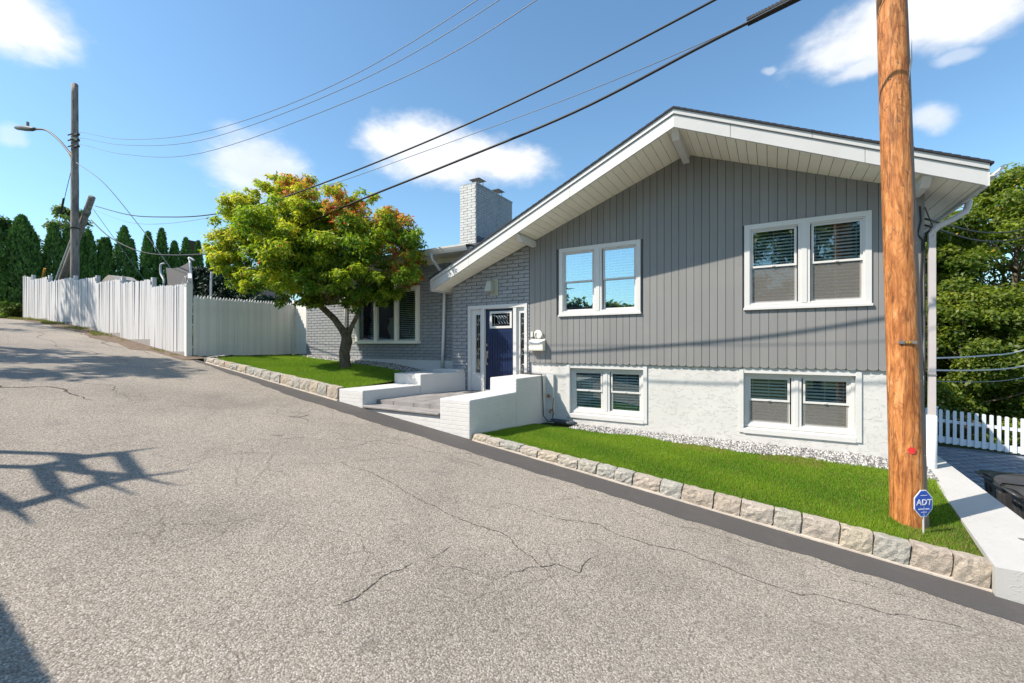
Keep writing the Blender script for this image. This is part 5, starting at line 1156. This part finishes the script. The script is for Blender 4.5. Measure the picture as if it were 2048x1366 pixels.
# broadleaf trees right of the house, across the street, and behind
def tree(name, x, y, z, h, r, label, cat='tree', nclump=70, leaves=130, size=.16, low=.12, tone=((.03,.07,.012),(.13,.17,.025),(.35,.27,.03)), warm=.05, group=None, mesh=None, flat=.85, seed=None, thin=.8, conical=False):
    t = thing(name, label, cat, (x, y, z), group)
    m = MB(); tr_ = .05*h**.9; m.tube([(x,y,z-.3),(x+.05,y,z+h*.2),(x-.1,y+.1,z+h*.5),(x,y,z+h*.85)], [tr_*.5,tr_*.42,tr_*.28,.03], 10)
    cl = []
    for i in range(nclump):
        a = random.uniform(0, 6.283); q = random.uniform(.25, 1)**.6; zz = low+(1-low)*random.uniform(0, 1)**.85
        env = math.sin(math.pi*min(1, (zz-low)/(1-low)*.80+.17))**.6 if not conical else 1-zz
        cl.append((x+r*env*q*math.cos(a), y+r*env*q*math.sin(a), z+h*zz, random.uniform(.10,.20)*r+.12))
        if i % 5 == 0: limb(m, (x, y, z+h*max(.15, zz-.2)), cl[-1][:3], .05, .012, 4, .05)
    part('trunk', m, 'bark', t, smooth=True); A_ = np.array(cl)
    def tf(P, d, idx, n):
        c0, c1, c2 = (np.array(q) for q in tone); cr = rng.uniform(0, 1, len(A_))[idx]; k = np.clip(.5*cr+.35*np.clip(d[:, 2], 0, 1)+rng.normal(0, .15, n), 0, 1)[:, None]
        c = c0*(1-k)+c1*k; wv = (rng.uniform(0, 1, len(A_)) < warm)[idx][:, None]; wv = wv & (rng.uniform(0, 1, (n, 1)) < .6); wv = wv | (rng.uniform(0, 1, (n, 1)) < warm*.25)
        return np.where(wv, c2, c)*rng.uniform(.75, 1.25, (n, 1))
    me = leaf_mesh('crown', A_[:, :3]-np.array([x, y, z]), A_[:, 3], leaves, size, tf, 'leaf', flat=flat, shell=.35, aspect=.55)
    link('crown', me, t); return t
G = 'broadleaf trees beyond the white picket fence'
T0 = ((.055,.10,.014),(.27,.31,.045),(.6,.40,.05))
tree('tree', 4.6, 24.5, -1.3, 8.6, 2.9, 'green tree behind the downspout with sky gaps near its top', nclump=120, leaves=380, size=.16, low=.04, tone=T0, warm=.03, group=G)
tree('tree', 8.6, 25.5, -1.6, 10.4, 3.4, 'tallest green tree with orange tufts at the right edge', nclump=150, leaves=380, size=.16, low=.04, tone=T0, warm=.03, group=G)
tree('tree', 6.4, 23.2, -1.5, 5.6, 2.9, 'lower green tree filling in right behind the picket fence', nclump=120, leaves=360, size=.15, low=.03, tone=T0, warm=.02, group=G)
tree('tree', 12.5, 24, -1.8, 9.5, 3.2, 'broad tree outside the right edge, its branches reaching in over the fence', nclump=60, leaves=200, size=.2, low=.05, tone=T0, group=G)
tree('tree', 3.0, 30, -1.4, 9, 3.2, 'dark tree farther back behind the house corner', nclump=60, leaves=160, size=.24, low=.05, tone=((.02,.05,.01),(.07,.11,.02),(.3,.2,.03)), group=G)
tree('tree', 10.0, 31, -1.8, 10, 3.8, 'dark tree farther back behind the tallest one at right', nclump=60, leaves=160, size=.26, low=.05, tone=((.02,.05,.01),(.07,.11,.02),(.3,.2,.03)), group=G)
GS = 'street trees across the road'
tree('street_tree', -21.0, -3.6, 2.5, 11.5, 2.6, 'tall leafy tree across the road casting shade on the asphalt', nclump=52, leaves=60, size=.28, low=.42, group=GS)
tree('street_tree', -31.5, -3.0, 3.4, 14, 2.8, 'thin tall tree across the road farther uphill', nclump=26, leaves=40, size=.3, low=.5, group=GS)
tree('street_tree', 2.4, -13, -.4, 12.5, 4.6, 'large tree across the road downhill', nclump=90, leaves=110, size=.38, low=.1, group=GS)
for k, (x, y, h) in enumerate([(-34,-32,7),(-27,-30,6),(-21,-31,6.3),(-15,-30,5.4),(-9,-31,6),(-3,-30,6.5),(4,-31,9),(10,-30,9)]):
    tree('street_tree', x, y, rz(x), h-rz(x)*.4, 4.2, ['wide','round','dense','low','broad','full','tall','dark'][k]+' tree in the row behind the houses across the road', nclump=34, leaves=50, size=.55, low=.1, group=GS)
# arborvitae row
def arbor(x, y, ztop, r, label, n=5200, z0=None):
    z0 = z0 if z0 is not None else 3.2; h = ztop-z0; t = thing('arborvitae', label, 'evergreen', (x, y, z0), 'arborvitae row behind the fence')
    m = MB().tube([(x,y,z0-.2),(x,y,z0+h*.9)], [.08,.02], 8); part('trunk', m, 'bark', t)
    u_ = rng.uniform(0, 1, n)**.85; a = rng.uniform(0, 6.283, n); prof_ = np.minimum(1, (1-u_)**.62*1.15)*(.80+.2*np.minimum(1, u_*6))
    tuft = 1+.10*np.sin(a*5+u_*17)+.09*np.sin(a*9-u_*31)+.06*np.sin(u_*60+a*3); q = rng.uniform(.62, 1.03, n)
    R_ = r*prof_*tuft*q; P = np.stack([R_*np.cos(a), R_*np.sin(a), u_*h], 1)
    out = np.stack([np.cos(a), np.sin(a), np.zeros(n)], 1); s = np.stack([-np.sin(a), np.cos(a), np.zeros(n)], 1)+rng.normal(0, .5, (n, 3)); s /= np.linalg.norm(s, axis=1)[:, None]
    up_ = np.array([0, 0, 1.0])+out*.35+rng.normal(0, .28, (n, 3)); up_ /= np.linalg.norm(up_, axis=1)[:, None]
    r *= 1; L = .17*rng.uniform(.6, 1.3, (n, 1)); W = L*.5
    V = np.stack([P-s*W*.2, P+up_*L*.5+s*W*.5, P+up_*L, P+up_*L*.5-s*W*.5], 1).reshape(-1, 3)
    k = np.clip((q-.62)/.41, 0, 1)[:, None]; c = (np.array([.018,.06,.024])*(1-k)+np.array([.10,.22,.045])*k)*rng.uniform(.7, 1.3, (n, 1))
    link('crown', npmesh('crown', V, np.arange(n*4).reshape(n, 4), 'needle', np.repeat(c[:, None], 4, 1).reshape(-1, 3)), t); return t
AR = [(-33,5.35,8.7,.75,'darkest evergreen cut by the left edge of the photo',3.4),(-33,6.45,8.62,.98,'big evergreen just left of the fence end, bright on its left side',3.4),(-33.9,7.0,8.1,.6,'evergreen peeking out behind the big one by the fence end',3.3),
 (-33,7.62,8.5,.72,'evergreen behind the yellow guy guard, left of the grey pole',3.3),(-33,8.15,8.45,.52,'evergreen directly left of the grey pole',3.3),(-33,8.62,8.2,.5,'evergreen hidden mostly behind the grey pole',3.3),
 (-33,9.0,8.42,.60,'first evergreen to the right of the grey pole',3.2),(-33,9.62,8.12,.58,'shorter second evergreen right of the grey pole',3.2),(-34,10.1,8.35,.5,'narrow evergreen set back just left of the widest one',3.2),
 (-33,10.55,9.02,.82,'widest double topped evergreen in the middle of the row',3.2),(-33.9,11.2,8.5,.5,'dark evergreen recessed right of the widest one',3.2),(-33,11.72,8.94,.66,'evergreen left of the tall slim one above the fence step',3.2),
 (-33,12.42,9.32,.64,'tallest slim evergreen above the trampoline pole',3.2),(-33,13.1,8.66,.66,'rounded evergreen in front of the dark distant chimney',3.2),(-33,13.75,9.02,.62,'evergreen with bright left flank above the net',3.2),
 (-33,14.45,8.93,.55,'smooth dark evergreen right of the net',3.2),(-33,15.2,8.62,.5,'small bright evergreen next to the yellow tree edge',3.2),(-33,15.85,8.95,.55,'evergreen half hidden by the yellow tree edge',3.2),(-33,17.0,9.0,.6,'last evergreen of the row, behind the yellow tree',3.2)]
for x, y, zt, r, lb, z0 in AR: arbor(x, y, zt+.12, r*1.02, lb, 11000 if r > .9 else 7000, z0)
tree('background_tree', -42, 7.3, 3, 6.9, 1.9, 'broadleaf tree rising behind the evergreens at the left edge', nclump=60, leaves=110, size=.28, low=.1, tone=((.03,.07,.02),(.09,.16,.04),(.2,.2,.05)))
tree('background_tree', -44, 11.0, 3, 8.9, 2.3, 'pale loose tree between the big evergreen and the grey pole', nclump=34, leaves=90, size=.28, low=.35, tone=((.06,.10,.04),(.16,.22,.08),(.2,.2,.05)))
# bush at the fence end
def bush(x, y, z, r, label, tone, n=14, size=.12, each=160, cat='bush', name='bush'):
    A_ = np.array([(random.uniform(-r, r), random.uniform(-r*.6, r*.6), random.uniform(.15, 1.0)*r, random.uniform(.25,.4)*r) for _ in range(n)])
    def tf(P, d, idx, n_): k = rng.uniform(0, 1, (n_, 1)); c = np.array(tone[0])*(1-k)+np.array(tone[1])*k; wv = (rng.uniform(0, 1, len(A_)) < .2)[idx][:, None]; return np.where(wv, np.array(tone[2]), c)
    t = thing(name, label, cat, (x, y, z)); link('foliage', leaf_mesh('foliage', A_[:, :3], A_[:, 3], each, size, tf, 'leaf', shell=.3), t)
    m = MB(); [limb(m, (x, y, z-.1), (x+q[0]*.7, y+q[1]*.7, z+q[2]*.7), .02, .008, 3) for q in A_[:6]]; part('stem', m, 'bark', t)
bush(-31.9, 6.0, 3.4, .75, 'low green and rust coloured bush at the end of the stockade fence', ((.05,.10,.02),(.14,.20,.03),(.25,.12,.07)))
# dark clipped bank hedge behind the side fence
m = MB(); hx = np.linspace(-26.5, -13.9, 46); prof_h = np.interp(hx, [-26.5,-25.5,-24,-21,-19,-16,-13.9], [6.25,6.2,5.95,5.05,4.35,4.0,3.7])
cl = []
for x, zt in zip(hx, prof_h):
    for zz in np.arange(rz(x)+.2, zt-.1, .38): cl.append((x+random.uniform(-.15,.15), 11+random.uniform(-.3,.3)+.2*(zt-zz), zz, .34))
A_ = np.array(cl); hd_ = thing('sloping_hedge', 'dark green sloping hedge rising behind the white side fence', 'hedge', (-20,11.3,2.4))
def tf(P, d, idx, n): return np.array([.010,.028,.018])*rng.uniform(.6, 1.7, (n, 1))
link('foliage', leaf_mesh('foliage', A_[:, :3]-np.array([-20,11.3,2.4]), A_[:, 3], 150, .17, tf, 'needle', shell=.3), hd_)
part('stem', MB().tube([(-20,11.6,2.2),(-20,11.5,3.4)], .05, 6).tube([(-24,11.6,2.4),(-24,11.5,4)], .05, 6), 'bark', hd_)
# distant neighbour house glimpsed behind the evergreens
nh = thing('distant_house', 'dark roofed neighbour house glimpsed between the evergreens', 'house', (-42,18,3.2))
part('wall', B(-45,-39,17,24,3,6.6), 'dark_house', nh)
rfm = MB().prism([(-45.3,16.7,6.5),(-38.7,16.7,6.5),(-42,16.7,8.6)], (0,7.6,0)); rf = part('roof', rfm, 'shingle', nh); part('chimney', B(-41.2,-40.3,16.9,17.6,6.6,10.65), 'dark_timber', rf)
for z in (4.2,): part('window', B(-43.4,-42.3,16.96,17,z,z+1.2), 'glass', nh)
sh = thing('garden_shed', 'small grey arched roof peeking over the stockade fence', 'shed', (-30.1,9.4,3.3))
part('wall', B(-31,-29.3,9.1,10.0,3.1,5.5), 'dark_house', sh)
m = MB().prism([(-31.2,9.0,5.45),(-29.1,9.0,5.45),(-29.2,9.0,5.62),(-29.7,9.0,5.82),(-30.15,9.0,5.9),(-30.6,9.0,5.82),(-31.1,9.0,5.62)], (0,.9,0)); part('roof', m, 'dark_house', sh)

# ------------------------------------------------------------------ across the road (behind the photographer; reflected and casting shade)
bf = thing('added_shade_fence', 'unseen tall dark board fence added across the road for its shadow', 'fence', (-12,-1.6,1))  # unseen, added to drop its shadow on the near corner of the road
m = MB(); x = -34.0
while x < -3.45:
    m.box(x, x+.145, -1.50+random.uniform(-.006,.006), -1.47, rz(x)-.1, rz(x)+3.04); x += .15
part('board', m, 'dark_timber', bf, kind='stuff'); part('rail', MB().beam((-34,-1.54,rz(-34)+2.6), (-27,-1.54,rz(-27)+2.6), .05, .1).beam((-14.6,-1.54,rz(-14.6)+2.6), (-3.5,-1.54,rz(-3.5)+2.6), .05, .1), 'dark_timber', bf)
lat = thing('added_shadow_lattice', 'unseen timber lattice with pointed ends added to cast the spiky road shadow', 'lattice', (-9.4,-1.75,1))  # unseen, added and shaped backwards from the spiky shadow it casts
def up_(gx, gy, gz, yp=-1.75): t = gy-yp; return Vector((gx-t, yp, gz+1.5*t))
Nn = dict(A0=(-7.62,1.32,.96),A1=(-7.16,1.73,.90),A2=(-6.94,1.88,.87),A3=(-6.88,2.16,.87),A4=(-6.83,2.55,.86),B1=(-6.86,1.48,.86),B0=(-7.1,1.2,.89),C1=(-6.46,1.71,.81),C2=(-6.27,1.80,.79),C3=(-5.95,2.05,.75),C5=(-5.84,2.5,.74),
          D=(-5.40,2.22,.68),E=(-5.97,1.76,.75),F=(-5.44,1.84,.69),G=(-5.91,1.41,.74),H=(-5.40,1.47,.68),I=(-5.82,1.08,.73),J=(-5.34,1.11,.67),K=(-6.5,1.0,.82),Bm=(-7.8,.35,.98),Am=(-8.6,.4,1.08))
for chain in (['Am','A0','A1','A2','A3','A4'],['A3','C3','D'],['A1','C1','C2','E','F'],['Bm','B0','B1','A2'],['B1','C1'],['C1','C3','C5'],['B1','G','H'],['G','E','C3'],['K','I','J'],['I','G']):
    p = [up_(*Nn[c]) for c in chain]; n_ = len(p); pts = smooth_pts(p, 5); rs = [.066]*len(pts)
    if chain[-1] in ('A4','D','F','H','J','C5'):
        for i in range(6): rs[-1-i] = .006+.006*i
    part('bar', MB().tube(pts, rs, 6), 'dark_timber', lat)
for c in ('Am', 'Bm'): q = up_(*Nn[c]); part('post', MB().tube([q, (q.x, q.y, 0.8)], .05, 6), 'dark_timber', lat)
